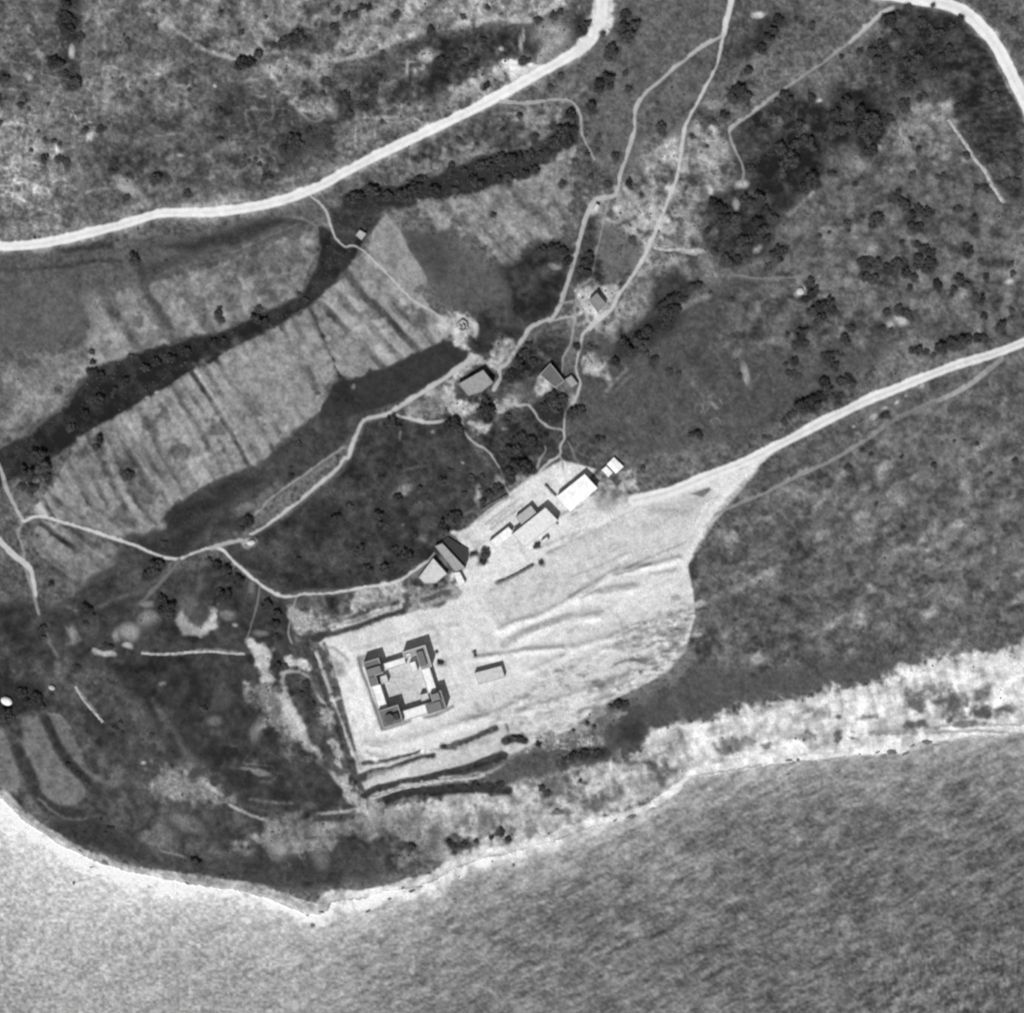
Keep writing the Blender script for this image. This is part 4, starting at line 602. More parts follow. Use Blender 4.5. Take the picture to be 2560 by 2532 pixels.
# ------------------------------------------------------------------ where trees and shrubs stand (soft shade painted on the ground round each)
TREES = {
'A': (30,450,30, 310,365,34, 355,372,26, 390,190,38, 380,110,42, 385,50,34, 435,480,36, 375,425,24, 470,215,22, 430,130,22, 885,1010,28, 635,968,20, 1058,1095,24, 765,1455,34, 752,1480,22, 1360,375,36, 1405,368,32, 1458,318,28, 1690,215,36, 1660,235,36, 1620,245,32, 1590,262,26, 1545,268,20, 1650,800,34, 1700,815,24, 1590,840,22, 695,455,10, 880,155,13, 1362,195,17, 1840,460,20, 1822,540,16, 1740,735,16, 930,15,15, 1878,165,24, 1900,60,13, 12,700,18, 8,560,22, 280,595,12, 575,730,22, 600,735,14, 1505,655,14, 1498,110,13, 1250,85,14, 725,238,14, 705,208,11, 828,478,10, 800,535,14, 1070,515,14, 490,742,22, 1245,795,20, 1235,1770,24, 1245,1800,22, 1240,1735,16, 1240,630,18, 1370,590,16, 190,855,14, 720,1110,16, 260,900,24, 340,900,24, 385,915,20, 130,600,20, 175,620,14, 160,580,12, 225,750,12, 260,790,14, 310,805,16, 345,820,14, 1380,890,14, 1405,912,12, 1440,905,14, 1465,930,16, 1500,945,14, 1515,980,14, 1490,1000,16, 1530,1003,14, 1590,945,16, 1450,1790,34, 1460,1740,24, 1490,1810,26, 1720,1690,20, 1680,1660,18, 205,1340,10, 940,1470,10),
'B': (160,60,24, 120,65,24, 85,92,24, 40,98,22, 325,95,22, 510,188,28, 690,315,28, 760,380,26, 740,395,24, 695,390,20, 565,355,30, 600,350,22, 218,440,20, 35,555,30, 195,515,22, 815,495,26, 1030,355,24, 1060,352,16, 1112,125,22, 1195,100,24, 1235,80,20, 1385,150,26, 1360,190,28, 1475,200,20, 1595,95,28, 1615,215,36, 1640,150,34, 1590,160,30, 1525,300,38, 1500,330,24, 1500,450,38, 1450,490,38, 1520,490,24, 1615,505,24, 1600,420,18, 1240,435,18, 1410,610,32, 1290,655,32, 1010,660,20, 1095,775,22, 1090,800,18, 910,740,17, 1250,750,40, 1300,735,34, 1210,810,36, 1270,800,34, 1155,850,24, 1130,880,26, 1060,880,36, 1010,890,30, 960,905,36, 900,910,38, 860,950,34, 790,945,30, 830,920,26, 700,960,24, 620,958,32, 870,1005,34, 940,1010,30, 985,985,20, 1040,985,30, 1090,965,28, 760,1045,42, 740,1020,26, 660,1025,18, 530,1085,34, 650,1075,22, 440,1012,28, 480,1005,18, 395,1090,46, 345,1115,40, 425,1060,36, 380,1130,32, 270,1110,34, 180,1085,42, 200,1120,28, 80,1130,40, 130,1105,28, 1250,1035,20, 865,1212,20, 1410,995,17, 1450,770,17, 1445,850,14, 1620,1040,28, 1500,1040,20, 1200,1400,34, 1250,1420,32, 1275,1480,30, 1140,1420,30, 1380,1480,34, 1400,1440,26, 1385,1540,26, 1350,1520,22, 1850,1690,46, 1835,1770,42, 1880,1740,30, 1800,1730,28, 1830,1820,34, 1720,1870,36, 1680,1900,34, 1640,1350,20, 1800,722,26, 765,820,13, 670,790,18, 470,885,13, 1180,500,18, 1780,585,10, 130,605,24, 60,640,24, 240,690,14, 240,300,14, 700,250,16, 800,240,24, 830,60,18, 690,110,18, 1390,870,18, 1400,930,15, 1540,880,20, 1350,1800,1),
'C': (1165,125,42, 1215,95,24, 1200,210,30, 1070,300,26, 1115,270,32, 1150,285,22, 1005,298,20, 900,335,19, 520,185,26, 545,130,32, 490,235,30, 450,290,26, 735,150,18, 645,120,17, 378,408,25, 325,520,44, 365,555,34, 290,560,28, 245,668,31, 180,690,20, 65,775,17, 735,555,24, 150,828,11, 585,565,38, 540,590,24, 600,660,18, 660,710,28, 870,655,36, 895,735,36, 950,725,28, 920,585,34, 1000,640,38, 1060,690,42, 1095,740,36, 1040,790,40, 1060,850,30, 1020,740,34, 1135,690,24, 1250,600,34, 1170,670,22, 560,850,40, 610,910,46, 570,960,40, 640,810,36, 725,820,44, 690,790,26, 395,950,24, 730,1030,42, 690,1060,32, 760,1040,24, 850,985,24, 780,950,18, 975,1045,16, 1010,1010,13, 1300,990,20, 1465,1000,24, 1440,1000,16, 1655,1055,17, 1705,1060,22, 1640,1230,22, 1550,1180,24, 1330,845,18, 1600,885,22, 1290,785,16, 1210,1112,28, 1245,1150,34, 1275,1165,24, 1290,1225,28, 1335,1180,26, 1380,1195,28, 1375,1230,22, 1290,1280,28, 1335,1280,26, 1090,1235,34, 1070,1268,24, 1120,1225,22, 935,1270,24, 940,1300,14, 780,1330,14, 835,1310,13, 1240,1365,15, 360,1140,32, 440,1130,36, 475,1190,30, 215,1190,46, 240,1250,40, 180,1150,30, 310,1245,32, 420,1245,34, 515,1235,32, 450,1300,36, 480,1350,26, 345,1370,38, 380,1345,24, 545,1420,34, 585,1405,22, 510,1430,20, 560,1465,18, 260,1470,32, 320,1458,26, 360,1455,18, 190,1420,20, 490,1500,20, 150,1300,20, 1015,1475,26, 1055,1465,22, 1090,1490,30, 1050,1510,24, 1030,1560,26, 1080,1575,28, 1165,1510,28, 1215,1490,34, 1250,1470,18, 1260,1540,28, 1310,1560,22, 1200,1530,24, 1320,1375,22, 1365,1395,26, 1400,1430,26, 1330,1460,28, 1375,1480,36, 1420,1485,24, 1370,1520,26, 1320,1500,22, 1285,1620,20, 1620,1420,26, 1600,1380,16, 1680,1470,14, 1710,1560,22, 1560,1575,30, 1605,1600,22, 1530,1630,22, 1515,1670,16, 1440,1605,26, 1860,1540,20, 1855,1480,16, 1690,1690,26, 1650,1660,16, 725,1590,26, 750,1640,30, 700,1685,26, 730,1660,26, 825,1710,36, 780,1725,34, 735,1755,30, 845,1745,26, 785,1800,30, 760,1830,22, 680,1870,34, 600,1885,18, 960,1850,22, 920,1895,22, 1155,1755,22, 1225,1745,26, 1272,1760,24, 1285,1785,16, 1130,1840,22, 1180,1855,14, 1700,1780,22, 1800,1830,30, 1860,1750,18, 1850,1785,15, 290,1690,16, 165,1650,14, 95,1600,26, 65,1612,20, 20,1680,22, 1865,125,20, 1770,540,24, 1800,590,18, 1550,605,18, 1340,560,20, 1370,540,16, 1240,490,18, 1290,470,26, 1300,440,22, 1240,440,22, 1100,360,26, 1130,390,22, 1145,430,18, 1180,350,16, 1275,60,24, 1410,45,14, 1860,770,18, 1900,905,18, 1830,1020,22, 1500,290,30, 1530,320,24, 1460,330,24, 1400,170,26, 1350,140,26, 1450,200,26, 1520,150,24, 1570,110,20, 1390,290,26, 1330,340,28, 1260,370,30, 1290,300,22, 1420,410,24, 1640,700,18, 1720,820,18, 1800,880,20, 1880,1020,22),
'D': (565,580,26, 552,622,24, 740,112,22, 520,90,18, 528,150,22, 520,200,30, 560,230,28, 220,670,44, 250,740,36, 160,790,36, 140,740,26, 185,860,34, 130,840,24, 270,790,24, 1680,612,22, 1640,790,20, 1635,740,12, 1885,1015,26, 1680,1250,22, 935,1515,44, 915,1480,28, 950,1560,26, 490,1530,34, 520,1560,24, 870,1310,44, 830,1345,30, 900,1280,30, 922,1162,22, 1270,1330,36, 1340,1375,34, 1220,1290,30, 1180,1260,22, 1270,1460,34, 1230,1430,22, 1500,1510,30, 1545,1620,32, 1560,1560,26, 1540,1690,24, 1560,1855,26, 1600,1855,22, 1395,1040,30, 1360,1080,18, 290,1390,16, 480,1612,18, 235,1640,28, 245,1690,20, 590,1745,22, 625,1740,20, 720,785,26, 745,775,20, 1050,90,28, 960,130,30, 880,150,28, 820,180,26, 700,260,28, 640,320,28, 560,360,28, 480,440,26, 400,520,28, 1200,40,26, 1260,20,22, 1580,480,1, 430,1850,18, 1000,1480,1),
'E': (290,490,38, 330,510,22, 260,520,24, 640,490,36, 600,510,26, 670,530,26, 660,470,22, 825,415,44, 815,360,32, 835,460,34, 775,420,14, 1030,740,42, 985,725,36, 945,770,36, 1080,750,24, 960,810,24, 950,645,34, 990,640,26, 920,670,24, 1200,390,42, 1240,360,34, 1180,340,32, 1150,400,26, 1230,430,26, 1310,430,34, 1350,420,28, 1290,450,22, 1020,570,32, 1070,590,30, 980,580,24, 1150,570,20, 1120,580,14, 945,450,22, 940,480,14, 620,1030,42, 570,1060,28, 655,1010,28, 600,1090,22, 840,890,30, 880,860,28, 800,930,22, 700,890,20, 740,800,24, 800,790,22, 60,960,24, 215,1005,28, 230,1050,20, 370,1235,36, 340,1240,26, 120,1205,32, 90,1220,20, 310,1190,24, 250,1310,30, 285,1290,20, 150,1315,30, 130,1340,18, 230,800,24, 320,910,26, 570,820,26, 620,760,20, 450,850,22, 430,1120,18, 1545,150,26, 1400,60,24, 1437,68,12, 1330,60,22, 1600,60,46, 1680,40,44, 1640,90,30, 1760,130,26, 1720,100,22, 1700,740,16, 1840,200,20, 1900,210,16, 1450,580,22, 1480,575,16, 1040,100,34, 1000,160,34, 965,220,30, 1060,60,26, 1080,150,26, 1050,200,24, 815,1225,32, 805,1265,22, 1110,1172,18, 1095,1185,12, 1130,1272,15, 1220,1050,8, 540,1400,14, 570,1365,13, 740,1225,15, 760,1220,12, 560,1830,16, 575,1835,15, 545,1770,11, 758,1770,10, 760,1790,8),
'F': (670,25,34, 640,50,22, 700,40,20, 925,20,26, 940,40,18, 830,125,30, 860,165,26, 800,115,20, 870,190,18, 640,150,26, 620,215,24, 660,222,16, 600,200,16, 590,160,16, 805,265,28, 820,305,30, 785,335,30, 745,365,34, 705,385,34, 665,395,30, 625,440,22, 730,415,28, 690,430,24, 770,380,24, 900,330,14, 850,330,22, 580,480,16, 600,455,16, 1660,15,26, 1700,10,20, 1590,30,36, 1540,50,34, 1500,50,34, 1450,75,30, 1330,85,28, 1290,85,20, 1370,95,20, 1420,110,16, 1150,440,24, 1130,455,16, 935,740,20, 1020,640,14, 1065,665,12, 335,225,16, 90,545,26, 60,550,18, 110,560,18, 940,240,26, 905,250,22, 970,265,18, 1100,940,13, 1535,590,13, 1420,720,16, 1665,605,11, 1740,770,15, 1880,700,18, 880,95,16, 910,110,14, 1240,680,14, 1250,1075,12, 470,565,12, 900,500,1),
'G': (1095,1060,30, 1240,1150,17, 1150,208,22, 600,880,18, 625,880,14, 560,830,13, 585,905,12, 120,120,30, 200,150,34, 160,170,26, 30,230,34, 60,260,22, 10,270,24, 370,520,18, 430,570,18, 860,355,18, 480,620,15, 290,130,14, 240,190,20, 650,320,20, 690,340,16, 680,280,16, 1720,60,22, 1690,120,20, 1760,180,18),
'H': (980,368,24, 1010,365,20, 945,380,14, 1045,380,12, 1115,405,18, 580,415,16, 890,630,24, 830,640,24, 760,630,24, 700,640,20, 620,655,17, 915,630,20, 1300,470,26, 1370,460,28, 1440,450,22, 1260,490,18, 1390,290,16, 900,905,26, 945,940,22, 610,960,24, 700,970,24, 640,980,20, 760,950,18, 850,930,18, 400,980,24, 1560,178,26, 1600,175,22, 1520,190,18, 590,330,1, 1350,608,15, 1130,650,20, 1170,680,18, 1430,300,12, 1310,325,10, 640,1020,14, 1000,150,1),
}
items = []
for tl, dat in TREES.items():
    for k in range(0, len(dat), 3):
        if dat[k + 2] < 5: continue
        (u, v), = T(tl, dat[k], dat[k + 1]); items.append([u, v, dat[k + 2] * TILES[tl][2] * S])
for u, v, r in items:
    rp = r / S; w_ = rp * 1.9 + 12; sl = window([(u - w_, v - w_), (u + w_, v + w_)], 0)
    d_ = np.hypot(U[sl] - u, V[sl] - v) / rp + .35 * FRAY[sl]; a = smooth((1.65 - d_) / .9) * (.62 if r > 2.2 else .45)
    tone[sl] = tone[sl] * (1 - a) + np.minimum(tone[sl], 62) * a  # soft dark disc under each plant, shade put into the ground colour
# ------------------------------------------------------------------ heights
inl = DL * S
H = 0.6 + 8.5 * (1 - np.exp(-inl / 26.0)) + 0.012 * inl
H += 1.6 * N300 * smooth(inl / 60) + .8 * N120 * smooth(inl / 40)
sl, a = window(yard, 60), None
a = smooth(poly_sd(yard, U[sl], V[sl]) / 90 + .25)
H[sl] = H[sl] * (1 - a) + 10.6 * a
plat = T('M', -60, 420, 1500, -40, 2050, 1380, 420, 1960)
sl = window(plat, 60); a = smooth(poly_sd(plat, U[sl], V[sl]) / 16 + .5); H[sl] += .7 * a
H += relief * .7
micro = (.20 * N24 + .16 * N12 + .12 * N7 + .06 * N5)
H += micro * rough * smooth(inl / 8)
# sea surface: chop running in from the lower right
p3, q3 = rot(U, V, -28)
lf = smooth((1500 - U) / 1300)
tr = np.sin((q3 + 16 * vnoise(U, V, 120, 306) + 9 * vnoise(U, V, 34, 307)) * 2 * math.pi / 15)
sw = (1.05 * vnoise(p3 * .36, q3, 13, 300) + .75 * vnoise(p3 * .42, q3, 7, 301) + .22 * tr * (.5 + .9 * vnoise(U, V, 60, 308))) * (1 - .8 * lf) + .75 * vnoise(U * .8, V, 6, 302) + .3 * vnoise(U, V, 11, 303) + .55 * vnoise(p3, q3, 4.2, 304)
sea = SD > 0
sw = sw + .9 * vnoise(U, V * .35, 5.2, 305) * smooth((U - 1900) / 500) * smooth((V - 2150) / 300)
H[sea] = (  .05 + .13 * sw * smooth(DSEA * S / 10))[sea]
reg[sea] = R_SEA
bsel = (~sea) & (DL < 15 + 7 * N50 + 10 * smooth((U - 1500) / 300) + 6 * smooth((700 - U) / 600)) & (V > 1400)
bt = 200 + 14 * N12 + 12 * N24 - 20 * smooth((900 - U) / 300) * smooth((DL - 7) / 4)
bw_ = 7 * smooth((U - 420) / 150) * smooth((900 - U) / 100)
bt = bt - 22 * smooth((950 - U) / 300) + 14 * smooth((U - 1500) / 200)
ab = smooth((26 + bw_ + 8 * N50 - DL) / 8) * (~sea) * (V > 1400)
tone[:] = tone * (1 - ab) + bt * ab
line(SHORE[2:], 5, 128, 2.5, .7, brk=4, wob=2)
reg[bsel] = R_BEACH; rough[bsel] = .6
# sea colour: suspended sand near the shore; sun glint over the left painted in
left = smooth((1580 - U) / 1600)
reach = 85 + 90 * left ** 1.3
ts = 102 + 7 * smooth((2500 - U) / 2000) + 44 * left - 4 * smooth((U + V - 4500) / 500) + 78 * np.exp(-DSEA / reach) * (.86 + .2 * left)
foam = np.exp(-(np.clip(DSEA - 10, 0, 99) / (16 + 9 * N50 + 14 * smooth((700 - U) / 500))) ** 2) * smooth((1750 - U) / 500) * smooth((U + 60) / 200 + .5)
ts = ts + 60 * foam * (.75 + .6 * N24 + .4 * N12) + (24 + 14 * left) * sw + 5 * N50 + 5 * N120 + 6 * N5 + 5 * N7  # foam, then wave crests painted lighter and troughs darker
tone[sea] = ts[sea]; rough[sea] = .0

# fine mottling of dry grass, stones and soil
N3 = vnoise(ru, rv, 3.4, 26)
fine = 10 * N24 + 14 * N12 + 16 * N7 + 14 * N5 + 10 * N3
tone = np.where(sea, tone, tone + fine * rough * np.clip(tone / 100, .62, 1.35))
tone = np.where((tone < 108) & ~sea, 108 - (108 - tone) * 1.13, tone)
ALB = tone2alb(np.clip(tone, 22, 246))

def ground_z(u, v):
    j = int(np.clip(np.searchsorted(US, u), 1, NU - 1)); i = int(np.clip(np.searchsorted(VS, v), 1, NV - 1))
    fu = (u - US[j - 1]) / (US[j] - US[j - 1]); fv = (v - VS[i - 1]) / (VS[i] - VS[i - 1])
    return float((H[i - 1, j - 1] * (1 - fu) + H[i - 1, j] * fu) * (1 - fv) + (H[i, j - 1] * (1 - fu) + H[i, j] * fu) * fv)

# ------------------------------------------------------------------ materials
def mat_new(name):
    m = bpy.data.materials.new(name); m.use_nodes = True; t = m.node_tree; b = t.nodes['Principled BSDF']
    return m, t, b
def ground_mat(name, rough_=.95, grain=.5, bump=.35, spec=.1, scale=1.3):
    m, t, b = mat_new(name)
    at = t.nodes.new('ShaderNodeAttribute'); at.attribute_name = 'alb'
    tc = t.nodes.new('ShaderNodeNewGeometry')
    n1 = t.nodes.new('ShaderNodeTexNoise'); n1.inputs['Scale'].default_value = scale; n1.inputs['Detail'].default_value = 4
    n1.inputs['Roughness'].default_value = .7
    t.links.new(tc.outputs['Position'], n1.inputs['Vector'])
    mr = t.nodes.new('ShaderNodeMapRange'); mr.inputs['From Min'].default_value = .25; mr.inputs['From Max'].default_value = .75
    mr.inputs['To Min'].default_value = 1 - grain; mr.inputs['To Max'].default_value = 1 + grain
    t.links.new(n1.outputs['Fac'], mr.inputs['Value'])
    mu = t.nodes.new('ShaderNodeVectorMath'); mu.operation = 'SCALE'
    t.links.new(at.outputs['Color'], mu.inputs[0]); t.links.new(mr.outputs['Result'], mu.inputs['Scale'])
    t.links.new(mu.outputs['Vector'], b.inputs['Base Color'])
    b.inputs['Roughness'].default_value = rough_; b.inputs['Specular IOR Level'].default_value = spec
    bp = t.nodes.new('ShaderNodeBump'); bp.inputs['Strength'].default_value = bump; bp.inputs['Distance'].default_value = .25
    t.links.new(n1.outputs['Fac'], bp.inputs['Height']); t.links.new(bp.outputs['Normal'], b.inputs['Normal'])
    return m
M_GROUND = ground_mat('dry_ground'); M_ROAD = ground_mat('dusty_road', grain=.13, bump=.12)
M_FIELD = ground_mat('tilled_soil', grain=.4, bump=.3); M_SEA = ground_mat('sea_water', rough_=.5, grain=.3, bump=.3, spec=.35, scale=.9)

def plain_mat(name, tone_, var=.12, scale=1.5, rough_=.9, alb=None, corrug=0):
    m, t, b = mat_new(name)
    a = float(tone2alb(tone_)) if alb is None else alb
    g = t.nodes.new('ShaderNodeNewGeometry'); n = t.nodes.new('ShaderNodeTexNoise')
    n.inputs['Scale'].default_value = scale; n.inputs['Detail'].default_value = 5
    t.links.new(g.outputs['Position'], n.inputs['Vector'])
    r = t.nodes.new('ShaderNodeMapRange'); r.inputs['From Min'].default_value = .25; r.inputs['From Max'].default_value = .75
    r.inputs['To Min'].default_value = a * (1 - var); r.inputs['To Max'].default_value = a * (1 + var)
    t.links.new(n.outputs['Fac'], r.inputs['Value']); t.links.new(r.outputs['Result'], b.inputs['Base Color'])
    b.inputs['Roughness'].default_value = rough_; b.inputs['Specular IOR Level'].default_value = .2
    bp = t.nodes.new('ShaderNodeBump'); bp.inputs['Strength'].default_value = .2; bp.inputs['Distance'].default_value = .05
    t.links.new(n.outputs['Fac'], bp.inputs['Height']); t.links.new(bp.outputs['Normal'], b.inputs['Normal'])
    return m
def foliage_mat(name, a0, a1):
    m, t, b = mat_new(name)
    oi = t.nodes.new('ShaderNodeObjectInfo'); g = t.nodes.new('ShaderNodeNewGeometry'); n = t.nodes.new('ShaderNodeTexNoise')
    n.inputs['Scale'].default_value = .9; n.inputs['Detail'].default_value = 3
    t.links.new(g.outputs['Position'], n.inputs['Vector'])
    ad = t.nodes.new('ShaderNodeMath'); ad.operation = 'MULTIPLY_ADD'; ad.inputs[1].default_value = .45; t.links.new(oi.outputs['Random'], ad.inputs[0])
    t.links.new(n.outputs['Fac'], ad.inputs[2])
    r = t.nodes.new('ShaderNodeMapRange'); r.inputs['From Min'].default_value = .35; r.inputs['From Max'].default_value = 1.1
    r.inputs['To Min'].default_value = a0; r.inputs['To Max'].default_value = a1
    t.links.new(ad.outputs[0], r.inputs['Value']); t.links.new(r.outputs['Result'], b.inputs['Base Color'])
    b.inputs['Roughness'].default_value = .9; b.inputs['Specular IOR Level'].default_value = .1
    return m
M_LEAF = foliage_mat('dark_foliage', .024, .08); M_SCRUB = foliage_mat('scrub_foliage', .03, .075)
M_BARK = plain_mat('bark', 0, alb=.09); M_ROCK = plain_mat('shore_rock', 0, alb=.13, var=.5, scale=1.2); M_STONE = plain_mat('field_stone', 172, var=.5, scale=.35)

# ------------------------------------------------------------------ build the ground meshes, one per kind of ground
def grid_mesh(name, fm, mat):
    ii, jj = np.nonzero(fm)
    a = ii * NU + jj; quads = np.stack([a, a + NU, a + NU + 1, a + 1], 1)   # counter-clockwise seen from above
    uniq, inv = np.unique(quads, return_inverse=True); inv = inv.reshape(-1, 4)
    me = bpy.data.meshes.new(name); nv, nf = len(uniq), len(quads)
    co = np.empty((nv, 3), np.float32)
    co[:, 0] = (U.ravel()[uniq] - CX) * S; co[:, 1] = (CY - V.ravel()[uniq]) * S; co[:, 2] = H.ravel()[uniq]
    me.vertices.add(nv); me.loops.add(nf * 4); me.polygons.add(nf)
    me.vertices.foreach_set('co', co.ravel()); me.loops.foreach_set('vertex_index', inv.ravel().astype(np.int32))
    me.polygons.foreach_set('loop_start', np.arange(0, nf * 4, 4, dtype=np.int32))
    me.polygons.foreach_set('loop_total', np.full(nf, 4, np.int32))
    me.polygons.foreach_set('use_smooth', np.ones(nf, bool))
    me.update(calc_edges=True)
    at = me.attributes.new('alb', 'FLOAT_COLOR', 'POINT')
    al = ALB.ravel()[uniq].astype(np.float32); at.data.foreach_set('color', np.stack([al, al, al, np.ones_like(al)], 1).ravel())
    me.materials.append(mat); return me
face_reg = reg[:-1, :-1]
for rid, (nm, lab, cat) in enumerate(REGS):
    fm = face_reg == rid
    if not fm.any(): continue
    mt = {'ground': M_GROUND, 'sea': M_SEA, 'beach': M_GROUND, 'yard': M_GROUND, 'road': M_ROAD, 'path': M_ROAD, 'field': M_FIELD}[nm]
    o = bpy.data.objects.new(nm, grid_mesh(nm, fm, mt)); SC.collection.objects.link(o)
    o['kind'] = 'structure'; o['label'] = lab; o['category'] = cat

# ------------------------------------------------------------------ helpers for things
def tag(o, label, cat, group=None, kind=None):
    o['label'] = label; o['category'] = cat
    if group: o['group'] = group
    if kind: o['kind'] = kind
def empty(name, loc):
    o = bpy.data.objects.new(name, None); SC.collection.objects.link(o); o.location = loc; o.empty_display_size = .5; return o
def mesh_obj(name, verts, faces, mat, parent=None, loc=(0, 0, 0)):
    me = bpy.data.meshes.new(name); me.from_pydata(verts, [], faces); me.materials.append(mat); me.update()
    o = bpy.data.objects.new(name, me); SC.collection.objects.link(o); o.location = loc
    if parent: o.parent = parent
    return o
def ccw(p):
    return p if sum(p[i][0] * p[(i + 1) % len(p)][1] - p[(i + 1) % len(p)][0] * p[i][1] for i in range(len(p))) > 0 else p[::-1]
def prism(pts, z0, z1, vs, fs):
    pts = ccw(pts); n = len(pts); b = len(vs)
    vs += [(x, y, z0) for x, y in pts] + [(x, y, z1) for x, y in pts]
    fs += [[b + i, b + (i + 1) % n, b + n + (i + 1) % n, b + n + i] for i in range(n)]
    fs += [[b + n + i for i in range(n)], [b + i for i in range(n)][::-1]]
def inset(pts, d):
    pts = ccw(pts); n = len(pts); out = []
    for i in range(n):
        p0, p1, p2 = pts[i - 1], pts[i], pts[(i + 1) % n]
        def nrm(a, b):
            l = math.dist(a, b); return (-(b[1] - a[1]) / l, (b[0] - a[0]) / l)
        n1, n2 = nrm(p0, p1), nrm(p1, p2); k = 1 + n1[0] * n2[0] + n1[1] * n2[1]
        out.append((p1[0] + d * (n1[0] + n2[0]) / k, p1[1] + d * (n1[1] + n2[1]) / k))
    return out
def ring(outer, d, z0, z1, vs, fs):
    o = ccw(outer); i_ = inset(o, d); n = len(o); b = len(vs)
    vs += [(x, y, z0) for x, y in o] + [(x, y, z1) for x, y in o] + [(x, y, z1) for x, y in i_] + [(x, y, z0) for x, y in i_]
    for k in range(n):
        q = (k + 1) % n
        fs += [[b + k, b + q, b + n + q, b + n + k], [b + n + k, b + n + q, b + 2 * n + q, b + 2 * n + k], [b + 2 * n + k, b + 2 * n + q, b + 3 * n + q, b + 3 * n + k]]
def boxon(a, b, t, w, z0, z1, proud, vs, fs):
    """box on the outer face of wall a-b, centred at fraction t"""
    l = math.dist(a, b); dx, dy = (b[0] - a[0]) / l, (b[1] - a[1]) / l; nx, ny = dy, -dx
    cx, cy = a[0] + (b[0] - a[0]) * t, a[1] + (b[1] - a[1]) * t
    q = [(cx - dx * w / 2 - nx * .05, cy - dy * w / 2 - ny * .05), (cx + dx * w / 2 - nx * .05, cy + dy * w / 2 - ny * .05),
         (cx + dx * w / 2 + nx * proud, cy + dy * w / 2 + ny * proud), (cx - dx * w / 2 + nx * proud, cy - dy * w / 2 + ny * proud)]
    prism(q, z0, z1, vs, fs)
M_DOOR = plain_mat('painted_door', 0, alb=.08); M_PANE = plain_mat('window_glass', 0, alb=.03, rough_=.2)
MATS = {}
def tmat(kind, t):
    key = (kind, t)
    if key not in MATS: MATS[key] = plain_mat('%s_tone_%d' % (kind, t), t, var=.12 if kind == 'wall' else .2, scale=.55)
    return MATS[key]
def part(name, parent, mat, fn, *a):
    vs, fs = [], []; fn(*a, vs, fs); return mesh_obj(name, vs, fs, mat, parent)
def openings(P, parent, h, door_edge=0, win=1):
    P = ccw(P)
    for i in range(len(P)):
        a, b = P[i], P[(i + 1) % len(P)]; l = math.dist(a, b)
        if l < 2.4: continue
        n = max(1, int(l / 4.5)) if win else 0
        ts = [(k + .5) / n for k in range(n)]
        if i == door_edge:
            part('door', parent, M_DOOR, boxon, a, b, .5, 1.1, 0.0, min(2.1, h - .3), .04)
            ts = [t for t in ts if abs(t - .5) * l > 1.6]
        for t in ts:
            part('window', parent, M_PANE, boxon, a, b, t, .9, min(1.0, h * .4), min(2.0, h - .4), .03)
def building(name, label, cat, px, h, roof_t, wall_t=170, parapet=.35, pitched=0.0, door_edge=0, win=1, base=None):
    W_ = [wx(*p) for p in px]; c = (sum(p[0] for p in W_) / len(W_), sum(p[1] for p in W_) / len(W_))
    zb = min([ground_z(*p) for p in px]) if base is None else base
    zc = max(zb, ground_z(sum(p[0] for p in px) / len(px), sum(p[1] for p in px) / len(px))) if base is None else base
    e = empty(name, (c[0], c[1], zc)); tag(e, label, cat)
    P = ccw([(p[0] - c[0], p[1] - c[1]) for p in W_])
    part('wall', e, tmat('wall', wall_t), prism, P, -1.5, h)
    if pitched:
        # low gable along the longer side with small eaves
        Q = inset(P, -.25); l01, l12 = math.dist(Q[0], Q[1]), math.dist(Q[1], Q[2])
        if l01 < l12: Q = Q[1:] + Q[:1]
        m1 = ((Q[1][0] + Q[2][0]) / 2, (Q[1][1] + Q[2][1]) / 2); m0 = ((Q[3][0] + Q[0][0]) / 2, (Q[3][1] + Q[0][1]) / 2)
        for s_, quad in ((0, [Q[0], Q[1], m1, m0]), (1, [Q[2], Q[3], m0, m1])):
            vs = [(quad[0][0], quad[0][1], h + .003), (quad[1][0], quad[1][1], h + .003), (quad[2][0], quad[2][1], h + pitched), (quad[3][0], quad[3][1], h + pitched)]
            vs2 = [(x, y, z + .1) for x, y, z in vs]
            mesh_obj('roof', vs + vs2, [[3, 2, 1, 0], [4, 5, 6, 7], [0, 1, 5, 4], [1, 2, 6, 5], [2, 3, 7, 6], [3, 0, 4, 7]], tmat('roof', roof_t), e)
        vs = [(Q[1][0], Q[1][1], h), (Q[2][0], Q[2][1], h), (m1[0], m1[1], h + pitched - .01), (Q[3][0], Q[3][1], h), (Q[0][0], Q[0][1], h), (m0[0], m0[1], h + pitched - .01)]
        mesh_obj('gable', vs[:3], [[0, 1, 2]], tmat('wall', wall_t), e); mesh_obj('gable', vs[3:], [[0, 1, 2]], tmat('wall', wall_t), e)
    else:
        rf = part('roof', e, tmat('roof', roof_t), prism, inset(P, .28), h - .1, h + .06)
        if parapet: part('parapet', rf, tmat('wall', wall_t), ring, inset(P, -.04), .3, h - .02, h + parapet)
    openings(P, e, h, door_edge, win)
    return e

